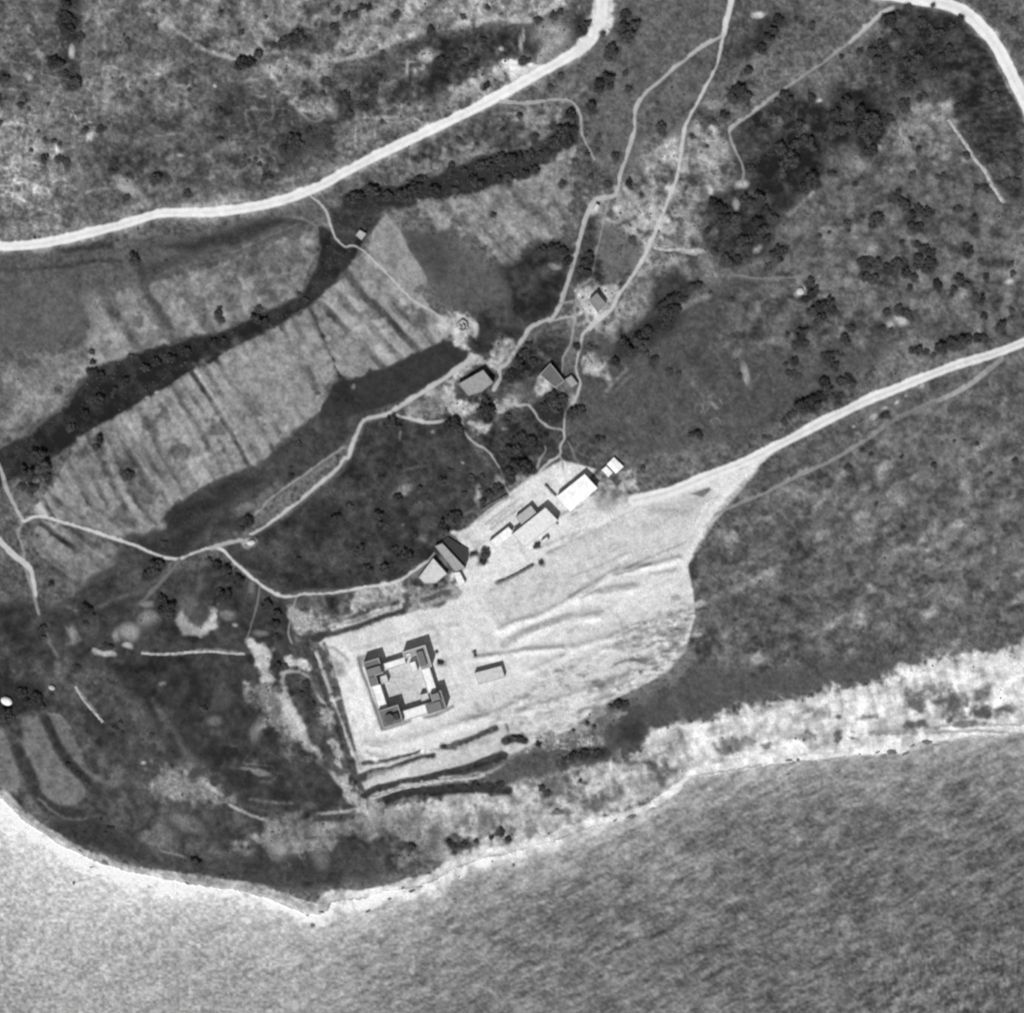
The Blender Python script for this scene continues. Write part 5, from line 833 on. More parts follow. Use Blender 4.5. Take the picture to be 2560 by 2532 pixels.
# ------------------------------------------------------------------ the fort
fz = max(ground_z(*p) for p in T('M', 950, 970, 600, 900, 1300, 900, 950, 1300)) + .05
fc = T('M', 950, 970)[0]; fcw = wx(*fc)
fort = empty('fort', (fcw[0], fcw[1], fz)); tag(fort, 'square walled fort with four grey corner towers round a pale courtyard', 'fort')
FA = math.radians(17.5); FM = .13605 * S
def fpt(a, b):
    x, y = a * FM, -b * FM
    return (x * math.cos(FA) - y * math.sin(FA), x * math.sin(FA) + y * math.cos(FA))
def frect(a0, a1, b0, b1): return ccw([fpt(a0, b0), fpt(a1, b0), fpt(a1, b1), fpt(a0, b1)])
def fblock(name, outline, h, roof_t, wall_t=188, par=.3, label=None, win=1, door=None, mats=None):
    part_o = part(name, fort, tmat('wall', wall_t), prism, outline, -2.0, h)
    if label: part_o['label'] = label
    part('roof', part_o, tmat('roof', roof_t), prism, inset(outline, .45), h - .1, h + .05)
    if par: part('parapet', part_o, tmat('wall', wall_t), ring, inset(outline, -.04), .5, h - .02, h + par)
    if win:
        P = ccw(outline)
        for i in range(len(P)):
            a, b = P[i], P[(i + 1) % len(P)]; l = math.dist(a, b)
            if l < 3: continue
            n = max(1, int(l / 3.2))
            for k in range(n): part('window', part_o, M_PANE, boxon, a, b, (k + .5) / n, .7, h - 1.9, h - 1.0, .03)
    return part_o
fblock('wing', frect(-292, 152, -425, -296), 4.0, 244, label='north wing with white flat roof')
fblock('wing', frect(-588, -412, -88, 362), 4.0, 246, label='west wing with white flat roof')
fblock('wing', frect(368, 540, -108, 348), 4.0, 246, label='east wing with white flat roof')
fblock('wing', frect(-212, 256, 507, 690), 4.0, 244, label='south wing with white flat roof')
nw = fblock('tower', ccw([fpt(*p) for p in ((-592, -556), (-295, -556), (-295, -265), (-440, -265), (-440, -92), (-592, -92))]), 7.0, 112, 176, label='north-west tower with grey roof')
ne = fblock('tower', ccw([fpt(*p) for p in ((154, -525), (588, -525), (588, -112), (385, -112), (385, -400), (154, -400))]), 7.0, 160, 205, label='north-east tower, its roof partly pale')
se = fblock('tower', ccw([fpt(*p) for p in ((258, 505), (402, 505), (402, 352), (612, 352), (612, 702), (258, 702))]), 7.0, 110, 172, label='south-east tower with grey roof')
sw_ = fblock('tower', frect(-590, -214, 366, 692), 7.0, 116, 176, label='south-west tower with a dark round turret')
def topblock(parent, outline, z0, h, roof_t, name='penthouse'):
    part(name, parent, tmat('wall', roof_t), prism, outline, z0, z0 + h)
topblock(nw, frect(-575, -312, -420, -282), 7.05, 1.6, 132); topblock(nw, frect(-560, -455, -255, -110), 7.05, .5, 124)
topblock(ne, frect(392, 515, -448, -170), 7.05, 1.6, 118); topblock(ne, frect(205, 290, -470, -425), 7.05, .5, 225)
topblock(se, frect(420, 560, 372, 500), 7.05, 1.3, 138); topblock(se, frect(300, 540, 525, 680), 7.05, .9, 126)
tc = fpt(-440, 560)
topblock(sw_, [(tc[0] + 3.1 * math.cos(k * math.pi / 7), tc[1] + 3.1 * math.sin(k * math.pi / 7)) for k in range(14)], 7.05, 2.2, 96, 'turret')
topblock(sw_, frect(-340, -260, 500, 620), 7.05, 1.8, 70)
fblock('stair_block', frect(205, 320, -296, -110), 5.6, 242, 205, par=.2, label='small bright white block inside the north-east corner')
fblock('outbuilding', frect(-390, -258, -215, -75), 3.4, 206, 190, par=.2, label='pale low block inside the west corner')
fblock('outbuilding', frect(216, 362, 326, 440), 4.0, 205, 190, par=.2, label='pale low block inside the south-east corner')
gd = ccw(frect(-588, -412, -88, 362))

# ------------------------------------------------------------------ sheds along the yard and village houses
building('barn', 'large bright white-roofed barn beside the yard road', 'barn', T('N', 1240, 262, 1415, 452, 1040, 775, 858, 570), 5.2, 255, 200, pitched=.35)
building('hut', 'small bright white square hut above the white barn', 'hut', T('N', 1652, 25, 1782, 150, 1680, 243, 1560, 118), 2.2, 250, 215, pitched=.35, win=0)
building('hut', 'smaller white lean-to touching the square hut near the barn', 'hut', T('N', 1476, 195, 1545, 140, 1640, 236, 1575, 300), 2.0, 248, 215, parapet=.15, win=0)
building('shed', 'long pale-roofed shed left of the white barn', 'shed', T('K', 1105, 478, 1206, 582, 940, 800, 838, 692), 5.6, 232, 200, parapet=.2)
building('shed', 'grey-roofed shed joined to the back of the long pale shed', 'shed', T('K', 868, 556, 988, 462, 1036, 524, 918, 622), 3.6, 182, 170, parapet=.2)
building('shed', 'bright white narrow shed left of the long pale shed', 'shed', T('K', 655, 752, 808, 632, 842, 668, 826, 716, 712, 806), 3.4, 248, 195, parapet=.15)
building('hut', 'tiny white-roofed hut on the yard below the long shed', 'hut', T('K', 1070, 748, 1118, 712, 1134, 738, 1088, 774), 2.6, 226, 170, parapet=.15, win=0)
building('shed', 'long grey-roofed shed with the dark-roofed shed against it', 'shed', T('P', 425, 330, 560, 275, 985, 730, 800, 800), 3.0, 168, 150, parapet=.15)
building('shed', 'dark tarred-roofed shed at the corner of the grove', 'shed', T('P', 552, 250, 655, 160, 1035, 400, 1030, 600, 966, 700), 1.5, 62, 90, parapet=0, win=0)
building('house', 'flat light-roofed house where the left track reaches the yard', 'house', T('P', 392, 548, 650, 835, 440, 1005, 240, 1015, 128, 905), 2.8, 210, 175, parapet=.2)
building('gatehouse', 'small white gatehouse at the yard entrance below the grey shed', 'gatehouse', T('P', 760, 815, 880, 800, 985, 1005, 862, 1078), 2.6, 240, 200, parapet=.15)
building('house', 'low pale-roofed building standing alone right of the fort', 'house', T('J', 1400, 690, 1655, 622, 1692, 730, 1440, 800), 3.6, 205, 180, parapet=.2)
building('house', 'grey flat-roofed village house among pale lanes', 'house', T('Q', 248, 962, 575, 778, 706, 942, 560, 1060, 380, 1120), 4.6, 158, 150, parapet=.2)
building('house', 'dark-roofed house with a pale raised rim, east of the village', 'house', T('Q', 1322, 838, 1462, 690, 1648, 925, 1525, 1010), 3.0, 104, 190, parapet=.35)
building('shed', 'pale grey lean-to at the end of the pale-rimmed house', 'shed', T('Q', 1655, 900, 1740, 845, 1830, 960, 1740, 1010), 2.2, 162, 130, parapet=.1, win=0)
building('house', 'small grey-roofed house between the two village lanes', 'house', T('B', 1398, 1692, 1440, 1652, 1492, 1712, 1446, 1762), 3.6, 140, 150, parapet=.25)
building('hut', 'pale little hut beside the upper end of the straight footpath', 'hut', T('B', 92, 1330, 115, 1300, 152, 1322, 126, 1358), 2.2, 178, 150, parapet=.1, win=0)
building('hut', 'pale hut at the top edge of the village where the lane bends', 'hut', T('B', 1418, 1185, 1436, 1150, 1456, 1162, 1440, 1202), 2.2, 215, 170, parapet=.1, win=0)

def lumpy(name, label, cat, u, v, rx, ry, h, ang, mat, group=None, seed=0, sub=2):
    bm = bmesh.new(); bmesh.ops.create_icosphere(bm, subdivisions=sub, radius=1); r_ = random.Random(seed)
    for q in bm.verts:
        q.co *= 1 + r_.uniform(-.34, .3); q.co.x *= rx; q.co.y *= ry; q.co.z = q.co.z * h if q.co.z > 0 else q.co.z * .4
    me = bpy.data.meshes.new(name); bm.to_mesh(me); bm.free(); me.materials.append(mat)
    o = bpy.data.objects.new(name, me); SC.collection.objects.link(o); x, y = wx(u, v)
    o.location = (x, y, ground_z(u, v)); o.rotation_euler = (0, 0, ang); tag(o, label, cat, group); return o
def tent(name, label, u, v, rx, ry, h, ang, t_):
    vs, fs = [], []; n = 18
    prof = ((1.0, -.4), (1.0, .45), (.93, .62), (.7, .85), (.38, .97), (0.02, 1.0))
    for r_, z_ in prof: vs += [(rx * r_ * math.cos(2 * math.pi * k / n), ry * r_ * math.sin(2 * math.pi * k / n), h * z_) for k in range(n)]
    for lv in range(len(prof) - 1): fs += [[lv * n + k, lv * n + (k + 1) % n, (lv + 1) * n + (k + 1) % n, (lv + 1) * n + k] for k in range(n)]
    x, y = wx(u, v); e = empty(name, (x, y, ground_z(u, v))); e.rotation_euler = (0, 0, ang); tag(e, label, 'tent')
    mesh_obj('canvas', vs, fs, tmat('roof', t_), e)
    part('flap', e, M_DOOR, prism, [(rx * .98, -.5), (rx * 1.03, -.5), (rx * 1.03, .5), (rx * .98, .5)], 0, h * .42)
(u_, v_), = T('G', 36, 162); tent('tent', 'bright white oval tent at the left edge among dark bushes', u_, v_, 3.7, 2.6, 2.4, math.radians(-22), 250)
(u_, v_), = T('G', 290, 86); tent('tent', 'small greyish white tent right of the big white one', u_, v_, 2.1, 1.6, 1.7, math.radians(-20), 190)
(u_, v_), = T('D', 1412, 1158); tent('tent', 'pale round tent where the grove track ends', u_, v_, 2.6, 1.7, 1.8, math.radians(15), 205)
(u_, v_), = T('C', 670, 1640); tent('tent', 'pale round tent beside dark trees on the olive slope', u_, v_, 2.3, 2.3, 1.9, 0, 200)

# small roofless ruin at the end of the straight footpath
def wall_run(name, label, pts, thick, h, mat, cat='wall', parent=None, seed=1, jag=.25):
    pts = catmull(pts, 4); r_ = random.Random(seed); vs, fs = [], []
    D = []
    for i in range(len(pts) - 1):
        n = max(1, int(math.dist(pts[i], pts[i + 1]) / 4))
        for k in range(n): D.append((pts[i][0] + (pts[i + 1][0] - pts[i][0]) * k / n, pts[i][1] + (pts[i + 1][1] - pts[i][1]) * k / n))
    D.append(pts[-1])
    for i, (u, v) in enumerate(D):
        a, b = D[max(0, i - 1)], D[min(len(D) - 1, i + 1)]; l = math.dist(a, b) or 1
        nx, ny = (b[1] - a[1]) / l, (b[0] - a[0]) / l            # world normal (v axis points down)
        x, y = wx(u, v); z = ground_z(u, v); t0, t1 = thick / 2 * r_.uniform(.75, 1.25), thick / 2 * r_.uniform(.75, 1.25); hh = h * (1 + r_.uniform(-jag, jag))
        vs += [(x - nx * t0 * 2.0, y - ny * t0 * 2.0, z - .12), (x - nx * t0, y - ny * t0, z + hh), (x + nx * t1, y + ny * t1, z + hh * r_.uniform(.9, 1.05)), (x + nx * t1 * 2.0, y + ny * t1 * 2.0, z - .12)]
    for i in range(len(D) - 1):
        b = 4 * i
        fs += [[b, b + 1, b + 5, b + 4], [b + 1, b + 2, b + 6, b + 5], [b + 2, b + 3, b + 7, b + 6]]
    fs += [[0, 3, 2, 1], [len(vs) - 4, len(vs) - 3, len(vs) - 2, len(vs) - 1]]
    o = mesh_obj(name, vs, fs, mat, parent)
    if not parent: tag(o, label, cat)
    return o
def origin_fix(o):
    me = o.data; n = len(me.vertices); co = np.empty(n * 3, np.float32); me.vertices.foreach_get('co', co); co = co.reshape(-1, 3)
    c = co.mean(0); c[2] = co[:, 2].min(); me.vertices.foreach_set('co', (co - c).ravel()); o.location = tuple(float(q) for q in c); me.update()
ruc = T('Q', 300, 200)[0]; rux = wx(*ruc); ruin = empty('ruin', (0, 0, 0)); tag(ruin, 'small roofless stone ruin on pale ground at the footpath end', 'ruin')
for nm_, pts_ in (('wall', T('Q', 222, 195, 255, 150, 300, 125, 350, 150, 365, 190)), ('wall', T('Q', 365, 195, 350, 240, 300, 265, 265, 235)), ('wall', T('Q', 300, 165, 320, 205, 300, 225)), ('wall', T('Q', 265, 190, 290, 215))):
    wall_run(nm_, '', pts_, .8, 1.7, M_STONE, parent=ruin, seed=len(pts_))
for lab_, pts_, th, h_ in WALLS:
    origin_fix(wall_run('stone_wall', lab_, pts_, th, h_, M_STONE if th > 1 else plain_mat('dark_bank_%d' % len(lab_), 110), seed=len(lab_)))

# rocks along the waterline
ROCKS = [('H', 400, 1240, 22, 'dark rock in the shallows left of the bay'), ('H', 350, 1220, 14, 'small rock just left of the dark rock in the shallows'), ('H', 450, 1215, 14, 'small rock just right of the dark rock in the shallows'), ('H', 275, 1285, 12, 'lone small rock at the sand edge'), ('H', 665, 1160, 16, 'dark rock on the wash in front of the pale beach'), ('H', 975, 1095, 18, 'dark rock lying on the pale beach'),
         ('H', 640, 1285, 18, 'submerged dark rock off the pale beach, left one'), ('H', 755, 1255, 10, 'submerged dark rock off the pale beach, right one'), ('H', 150, 1355, 16, 'rock awash below the small point'), ('H', 1175, 1310, 12, 'faint rock far off the beach'), ('H', 855, 1072, 10, 'small rock at the top of the beach'),
         ('I', 905, 565, 26, 'largest dark rock off the right-hand bluff'), ('I', 940, 600, 16, 'small rock beside the largest one off the bluff'), ('I', 615, 580, 16, 'dark rock left of the largest one off the bluff'), ('I', 830, 815, 12, 'rock farthest out off the right-hand bluff'), ('I', 1300, 535, 12, 'small rock off the right end of the bluff'),
         ('I', 620, 500, 30, 'rock ledge at the waterline, left'), ('I', 670, 497, 20, 'rock ledge at the waterline, right of the left ledge'), ('I', 1120, 455, 26, 'low black ledge at the foot of the bluff'), ('I', 1200, 450, 34, 'long black ledge at the foot of the bluff'), ('I', 1280, 465, 24, 'black ledge at the step in the shoreline'), ('I', 1320, 415, 18, 'rock above the step in the shoreline'), ('I', 1400, 395, 34, 'flat rock ledge right of the shoreline step'), ('I', 1020, 465, 16, 'small ledge left of the black ledges'),
         ('G', 400, 1195, 18, 'dark rock in the pale shallows at the left'), ('G', 825, 1215, 11, 'small dark rock close in at the left shore'), ('G', 575, 1075, 20, 'rock bar in the white shallows'), ('G', 500, 1105, 12, 'small rock below the rock bar'), ('G', 440, 1010, 18, 'rock at the upper end of the white shallows'), ('G', 1720, 1375, 16, 'dark rock at the tip of the point'), ('G', 1800, 1355, 26, 'flat dark ledge forming the point'), ('G', 1750, 1435, 20, 'rock awash just off the point'), ('G', 1040, 1195, 18, 'low ledge along the left beach'),
         ('H', 1640, 815, 26, 'thin black ledge along the right beach'), ('H', 1550, 838, 20, 'black ledge left of the thin one on the right beach'), ('H', 1220, 785, 26, 'dark boulder halfway up the bluff')]
for i, (tl, x, y, r_, lab_) in enumerate(ROCKS):
    (u, v), = T(tl, x, y); rr = r_ * TILES[tl][2] * S
    lumpy('rock', lab_, 'rock', u, v, rr * (.8 + .3 * math.sin(i)), rr * (.42 + .2 * math.sin(i * 2.7)), max(.22, rr * .2), math.radians((20 if tl != 'G' else -15) + 24 * math.sin(i * 1.9)), M_ROCK, 'rocks along the shore', i)

# ------------------------------------------------------------------ trees and shrubs
def crown_mesh(name, seed, lobes, quads, size, hgt, mat, core=True):
    r_ = random.Random(seed); vs, fs = [], []
    L = []
    for k in range(lobes):
        a = 2 * math.pi * k / lobes + r_.uniform(-.5, .5); d = r_.uniform(.3, .72) if k else 0.0
        L.append((d * math.cos(a), d * math.sin(a), hgt * r_.uniform(.45, .72) if k else hgt * .62, r_.uniform(.26, .46)))
    def rv():
        while True:
            q = Vector((r_.uniform(-1, 1), r_.uniform(-1, 1), r_.uniform(-1, 1)))
            if .05 < q.length < 1: return q.normalized()
    for k in range(quads):
        lx, ly, lz, lr = r_.choice(L); n = rv(); rad = lr * (r_.uniform(.75, 1.15) + .35 * r_.random() ** 4)
        c = Vector((lx, ly, lz)) + Vector((n.x, n.y, n.z * .8)) * rad
        nn = (n + rv() * .9).normalized(); t = nn.orthogonal().normalized(); b = nn.cross(t); s_ = size * r_.uniform(.6, 1.3)
        ca, sa = math.cos(r_.uniform(0, 6.28)), math.sin(r_.uniform(0, 6.28)); t, b = t * ca + b * sa, b * ca - t * sa
        i0 = len(vs); vs += [tuple(c + t * s_), tuple(c + b * s_ * .8), tuple(c - t * s_), tuple(c - b * s_ * .8)]; fs.append([i0, i0 + 1, i0 + 2, i0 + 3])
    if core:
        for lx, ly, lz, lr in L:
            bm = bmesh.new(); bmesh.ops.create_icosphere(bm, subdivisions=1, radius=lr * .82); i0 = len(vs)
            for q in bm.verts: q.co *= 1 + r_.uniform(-.2, .15)
            vs += [(lx + q.co.x, ly + q.co.y, lz + q.co.z * .8) for q in bm.verts]; fs += [[i0 + q.index for q in f.verts] for f in bm.faces]; bm.free()
    me = bpy.data.meshes.new(name); me.from_pydata(vs, [], fs); me.materials.append(mat); me.update(); return me
def trunk_mesh(name, seed, hgt):
    r_ = random.Random(seed); vs, fs = [], []
    def limb(p, q, ra, rb, n=6):
        d = (q - p).normalized(); t = d.orthogonal().normalized(); b = d.cross(t); i0 = len(vs)
        for c, r in ((p, ra), (q, rb)): vs.extend([tuple(c + (t * math.cos(2 * math.pi * k / n) + b * math.sin(2 * math.pi * k / n)) * r) for k in range(n)])
        fs.extend([[i0 + k, i0 + (k + 1) % n, i0 + n + (k + 1) % n, i0 + n + k] for k in range(n)])
    top = Vector((r_.uniform(-.06, .06), r_.uniform(-.06, .06), hgt * .4)); limb(Vector((0, 0, -.15)), top, .11, .08)
    for k in range(4):
        a = k * 1.6 + r_.uniform(-.4, .4); limb(top, top + Vector((math.cos(a) * .4, math.sin(a) * .4, hgt * .3)), .06, .025)
    me = bpy.data.meshes.new(name); me.from_pydata(vs, [], fs); me.materials.append(M_BARK); me.update(); return me
CROWNS = [crown_mesh('crown', 100 + k, (4, 9, 6, 11, 5, 8, 3, 10, 7, 12)[k], (420, 760, 560, 820, 480, 700, 380, 780, 640, 860)[k], .11 - .003 * k, 1.25, M_LEAF) for k in range(10)]
TRUNKS = [trunk_mesh('trunk', 200 + k, 1.25) for k in range(3)]
M_BUSH = foliage_mat('bush_foliage', .035, .095)
SHRUBS = [crown_mesh('shrub', 300 + k, 4 + k % 2, 260, .15, .85, M_BUSH) for k in range(6)]

ANCH = [
 (60, 190, 'on the rocky scrub at the left edge'), (170, 60, 'in the dark band at the top left'), (200, 330, 'beside the pale rock net at the left'), (120, 340, 'along the crooked ditch at the left'), (330, 480, 'just above the upper road at the left'), (620, 150, 'in the dark row on the upper left slope'), (560, 110, 'scattered on the pale slope at the top left'),
 (340, 60, 'near the top edge, left of centre'), (740, 360, 'left of the dark middle slope'), (665, 430, 'along the broken line above the upper road'), (335, 655, 'just below the upper road at the left'), (640, 790, 'standing on the lip of the dark gully'), (560, 800, 'standing alone on the grey fallow field'),
 (920, 40, 'in the short row at the top'), (1170, 150, 'on the slope near the roadside clearing'), (930, 230, 'on the dark slope above the road'), (870, 280, 'at the left end of the dark middle slope'), (1210, 220, 'beside the roadside clearing'), (1370, 60, 'just left of where the upper road leaves'), (1475, 90, 'right of where the upper road leaves'), (1450, 180, 'at the bend below the upper road'), (1530, 210, 'in the cluster between upper road and lane'), (1460, 280, 'right of the hooked track'),
 (1300, 300, 'on the strip inside the hooked track'), (1410, 340, 'at the head of the tree-filled gully'), (1330, 390, 'in the upper part of the tree-filled gully'), (1250, 430, 'in the middle of the tree-filled gully'), (1180, 470, 'in the lower middle of the tree-filled gully'), (1090, 480, 'in the gully just right of its darkest clump'), (1020, 485, 'in the darkest clump of the gully'), (920, 490, 'at the lower left end of the tree-filled gully'), (1240, 540, 'alone on the pale meadow'), (1400, 460, 'alone at the right edge of the pale meadow'), (1470, 450, 'beside the narrow strip left of the lane'),
 (1380, 630, 'in the dark plot left of the village lane'), (1470, 660, 'between the two rutted lanes'), (1560, 460, 'beside the bend of the rutted lane'), (1670, 760, 'in the dark belt right of the village'), (1610, 850, 'low in the dark belt by the village'),
 (2210, 60, 'at the top of the dark corner slope'), (2180, 130, 'at the left rim of the dark corner slope'), (2330, 80, 'under the top right road'), (2360, 140, 'in the middle of the dark corner slope'), (2270, 170, 'at the lower left of the dark corner slope'), (2250, 240, 'above the pale bare patch'), (2500, 300, 'between ruined wall and top right road'), (1930, 80, 'in the dark streak right of the lane'), (1840, 230, 'in the pair of clumps right of the lane'), (1810, 300, 'right of the bend of the village lane'),
 (2100, 300, 'in the upper part of the dark wooded patch'), (2170, 340, 'in the dark tongue beside the pale bare slope'), (1970, 270, 'beside the sloping path at the right'), (1960, 400, 'in the darkest part of the wooded hollow'), (2020, 460, 'at the lower edge of the wooded hollow'), (2270, 440, 'on the pale slope below the bare patch'), (2450, 470, 'beside the ruined wall'), (2250, 520, 'in the upper olive clump'), (2290, 560, 'in the ring of olives'), (2190, 555, 'in the clump left of the olive ring'), (2110, 570, 'left of the olive clumps'),
 (1890, 530, 'atop the thicket right of the village'), (1800, 540, 'in the left thicket right of the village'), (1910, 590, 'in the right thicket by the village'), (1850, 620, 'in the lower thicket by the village'), (1940, 640, 'just right of the thicket by the village'), (2170, 680, 'in the left olive clump'), (2245, 670, 'in the middle olive clump'), (2310, 650, 'in the right olive clump'), (2430, 620, 'right of the olive clumps'), (2400, 710, 'below and right of the olive clumps'), (2520, 680, 'near the right edge on the olive slope'),
 (2025, 730, 'beside the pale round tent on the olive slope'), (2060, 775, 'in the big clump below the pale tent'), (2010, 840, 'below the big olive clump'), (2120, 850, 'between the big clump and the road'), (2240, 790, 'beside the bright bare spot'), (2500, 800, 'on the slope above the pale road'), (2065, 905, 'in the paired clumps above the pale road'), (1980, 920, 'on the low slope above the pale road'), (2045, 985, 'in the dark thicket hugging the pale road'), (2100, 950, 'at the upper end of the roadside thicket'), (2400, 860, 'in the hedge by the pale road, right'), (2300, 880, 'at the left hedge end by the road'), (2210, 1030, 'below the pale road'), (2120, 1170, 'on the blotched slope right of the yard'), (2350, 1120, 'on the blotched slope at the right'), (1850, 930, 'low on the grey slope, left'),
 (245, 1110, 'on the pale striped field'), (235, 920, 'on the spur of the gully at the left'), (90, 1160, 'in the dark clump at the left edge'), (400, 900, 'in the middle of the dark gully'), (250, 1010, 'at the lower end of the dark gully'), (740, 1130, 'beside the parallel track'), (840, 1290, 'at the left end of the grove'), (415, 1510, 'in the dark garden below the left track'), (390, 1430, 'at the fork of the left track'), (230, 1530, 'below the fan-shaped field'), (570, 1440, 'below the bend of the left track'), (690, 1560, 'between the gardens and the fort terraces'), (620, 1310, 'at the top end of the short spur'), (110, 1580, 'on the dark headland at the left'), (270, 1620, 'beside the end of the garden wall'),
 (980, 1060, 'under the loop of the village track'), (1135, 1065, 'at the right end of the village loop'), (1215, 1030, 'in the oval clump below the village house'), (1300, 1170, 'in the dark clump above the sheds'), (1275, 1130, 'above the dark clump by the sheds'), (1385, 1010, 'in the garden below the pale-rimmed house'), (1440, 1030, 'right of the garden path'), (1320, 1100, 'in the middle of the village gardens'), (1270, 1050, 'left of the village gardens'), (1120, 1300, 'at the grove corner by the dark shed'), (1220, 1230, 'at the right rim of the grove'), (1170, 1190, 'in the upper right of the grove'), (890, 1280, 'in the left middle of the grove'), (1010, 1390, 'in the lower right of the grove'), (910, 1380, 'at the lower end of the grove'), (980, 1200, 'in the middle of the grove'), (1100, 1210, 'in the upper middle of the grove'), (1050, 1340, 'near the pale house at the grove edge'), (1540, 905, 'alone beside the pale patch right of the village'), (1460, 870, 'between the thin village paths'), (1600, 1160, 'on the smooth slope right of the village'), (1500, 1100, 'on the slope above the white hut'), (1310, 890, 'in the garden left of the pale-rimmed house'),
 (1215, 1390, 'on the yard beside the narrow white shed'), (1345, 1365, 'beside the tiny hut on the yard'), (1355, 1408, 'at the lower edge of the shed yard'), (1100, 1450, 'on the plots below the light-roofed house'), (1180, 1385, 'right of the dark-roofed shed'), (1105, 1655, 'beside the fort on its east side'), (1190, 1630, 'on the open yard right of the fort'),
 (490, 2150, 'alone near the left shore'), (550, 2190, 'at the edge of the left beach'), (510, 1772, 'alone on the headland below the garden wall'), (265, 2075, 'on the low ground behind the left beach'), (60, 1750, 'beside the bright white tent'), (170, 1920, 'in the ditch between the terrace fields'), (320, 1830, 'near the broken headland wall'), (770, 1740, 'on the dark bank west of the fort'),
 (1290, 1845, 'in the black clump ending the terraces'), (1110, 1865, 'on the terrace below the fort'), (1220, 1965, 'along the dark bank below the terraces'), (1430, 1885, 'in the dark row below the rough yard'), (1470, 1810, 'at the lower rim of the rough yard'), (1250, 2090, 'on the bluff left of the beach'), (1140, 2110, 'low on the bluff above the sand'), (1030, 2115, 'low on the dark slope above the point'), (1550, 1760, 'at the dark slope corner below the yard'), (1370, 1970, 'in the dark patch on the bluff'), (1450, 1950, 'on the pale bluff'),
]
ORD = ['first', 'second', 'third', 'fourth', 'fifth', 'sixth', 'seventh', 'eighth', 'ninth', 'tenth', 'eleventh', 'twelfth', 'thirteenth', 'fourteenth', 'fifteenth', 'sixteenth']
clusters = {}
for it in items:
    best = min(range(len(ANCH)), key=lambda q: (ANCH[q][0] - it[0]) ** 2 + (ANCH[q][1] - it[1]) ** 2)
    kind = 'tree' if it[2] > 2.75 else 'shrub'
    clusters.setdefault((best, kind), []).append(it)
def size_word(r, kind):
    if kind == 'tree': return 'broad' if r > 4.3 else ('middling' if r > 3.4 else 'smaller')
    return 'round' if r > 2.0 else ('small' if r > 1.5 else 'tiny')
nt_, ns_ = 0, 0
for (ai, kind), its in clusters.items():
    its.sort(key=lambda t: t[0]); ph = ANCH[ai][2]
    for n_, (u, v, r) in enumerate(its):
        noun = 'dark ' + kind
        if len(its) == 1: lab = '%s %s %s' % (size_word(r, kind), noun, ph)
        elif len(its) <= 16: lab = '%s %s, %s from left, %s' % (size_word(r, kind), noun, ORD[n_] if n_ < len(its) - 1 or len(its) > 2 else 'second', ph)
        x, y = wx(u, v); z = ground_z(u, v); rz = random.uniform(0, 6.28)
        if kind == 'tree':
            e = empty('tree', (x, y, z)); tag(e, lab, 'tree', 'dark trees ' + ph); e.rotation_euler = (0, 0, rz)
            f = r * 1.14; hz = f * random.uniform(.5, .72); asp = random.uniform(.7, 1.1)
            for nm_, me in (('trunk', TRUNKS[nt_ % 3]), ('crown', CROWNS[(nt_ * 7 + nt_ // 10) % 10])):
                c = bpy.data.objects.new(nm_, me); SC.collection.objects.link(c); c.parent = e; c.scale = (f, f * asp, hz)
            nt_ += 1
        else:
            c = bpy.data.objects.new('shrub', SHRUBS[ns_ % 6]); SC.collection.objects.link(c); tag(c, lab, 'shrub', 'dark shrubs ' + ph)
            f = r * 1.1; c.location = (x, y, z - .1 * f); c.rotation_euler = (0, 0, rz); c.scale = (f, f * random.uniform(.8, 1.05), f * random.uniform(.6, .85)); ns_ += 1
print('trees', nt_, 'shrubs', ns_)

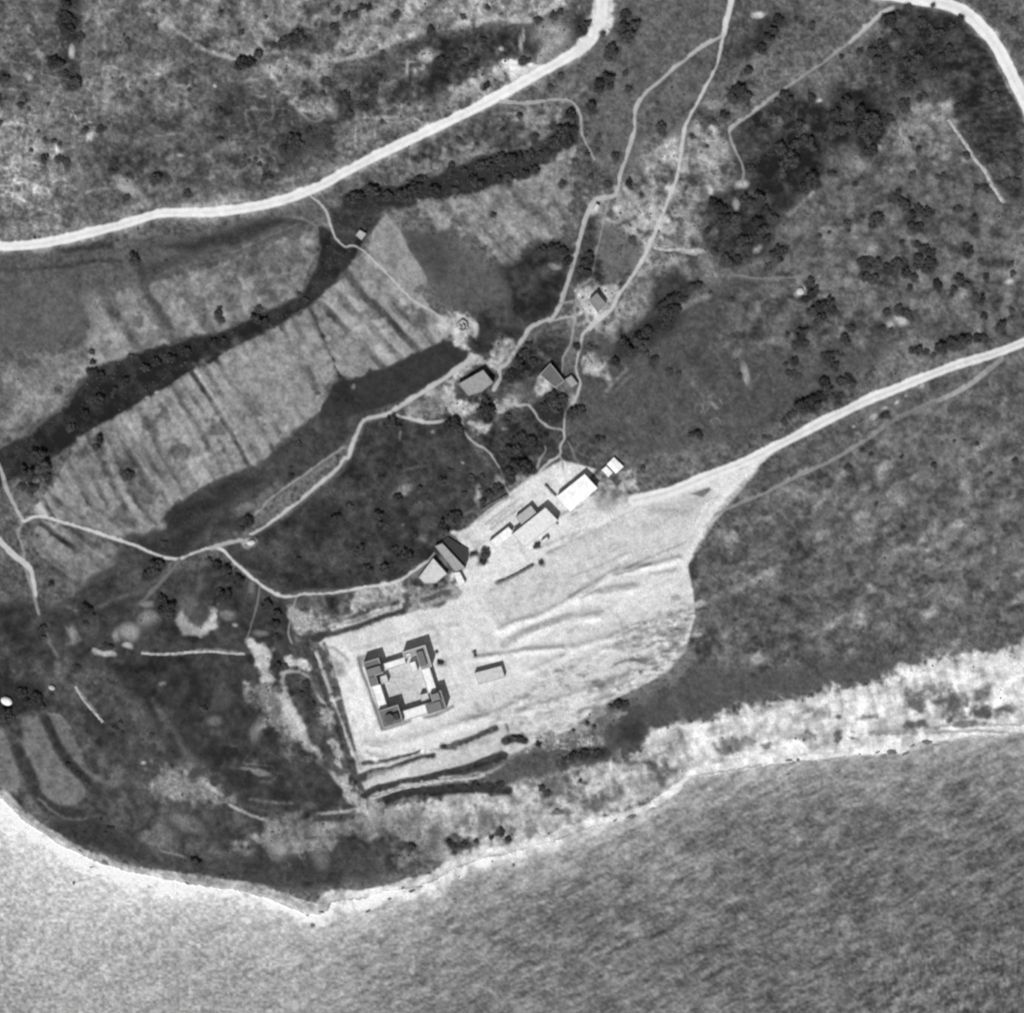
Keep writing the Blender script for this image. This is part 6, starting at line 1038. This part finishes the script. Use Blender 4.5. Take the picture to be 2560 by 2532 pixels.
# ------------------------------------------------------------------ low scrub nobody could count
rs = np.random.RandomState(5); N_TRY = 90000
uu = rs.uniform(-60, 2620, N_TRY); vv = rs.uniform(-60, 2300, N_TRY)
ji = np.clip(np.searchsorted(US, uu), 0, NU - 1); ii = np.clip(np.searchsorted(VS, vv), 0, NV - 1)
clump = np.clip(.55 + .9 * N24[ii, ji] + .6 * N50[ii, ji], 0, 2)
ok = (rs.rand(N_TRY) < dens[ii, ji] * .75 * clump) & (SD[ii, ji] < -8) & np.isin(reg[ii, ji], [0])
uu, vv, ii, ji = uu[ok], vv[ok], ii[ok], ji[ok]; n = len(uu)
base = []
for k in range(5):
    a = k * 1.2566; base += [(math.cos(a), math.sin(a), .05)]
for k in range(5):
    a = k * 1.2566 + .6; base += [(.75 * math.cos(a), .75 * math.sin(a), .55)]
base += [(0, 0, .85)]; base = np.array(base)
fc_ = []
for k in range(5):
    q = (k + 1) % 5; fc_ += [[k, q, 5 + k], [5 + k, q, 5 + q], [5 + k, 5 + q, 10]]
fc_ = np.array(fc_)
rad = rs.uniform(.25, .62, n) * (1 + .7 * rs.rand(n) ** 4)
vz = H[ii, ji]; ox = (uu - CX) * S; oy = (CY - vv) * S
th = rs.uniform(0, 6.28, n); jit = rs.uniform(.7, 1.25, (n, 11, 1))
bb = base[None] * jit; X = bb[..., 0] * np.cos(th)[:, None] - bb[..., 1] * np.sin(th)[:, None]; Y = bb[..., 0] * np.sin(th)[:, None] + bb[..., 1] * np.cos(th)[:, None]
co = np.stack([ox[:, None] + X * rad[:, None], oy[:, None] + Y * rad[:, None], vz[:, None] - .1 + bb[..., 2] * rad[:, None] * .9], -1).reshape(-1, 3)
fa = (fc_[None] + (np.arange(n) * 11)[:, None, None]).reshape(-1, 3)
me = bpy.data.meshes.new('scrub'); me.vertices.add(len(co)); me.loops.add(fa.size); me.polygons.add(len(fa))
me.vertices.foreach_set('co', co.astype(np.float32).ravel()); me.loops.foreach_set('vertex_index', fa.astype(np.int32).ravel())
me.polygons.foreach_set('loop_start', np.arange(0, fa.size, 3, dtype=np.int32)); me.polygons.foreach_set('loop_total', np.full(len(fa), 3, np.int32))
me.update(calc_edges=True); me.materials.append(M_SCRUB)
o = bpy.data.objects.new('scrub', me); SC.collection.objects.link(o); tag(o, 'low dark scrub scattered over the slopes', 'scrub', kind='stuff')
print('scrub bushes', n)
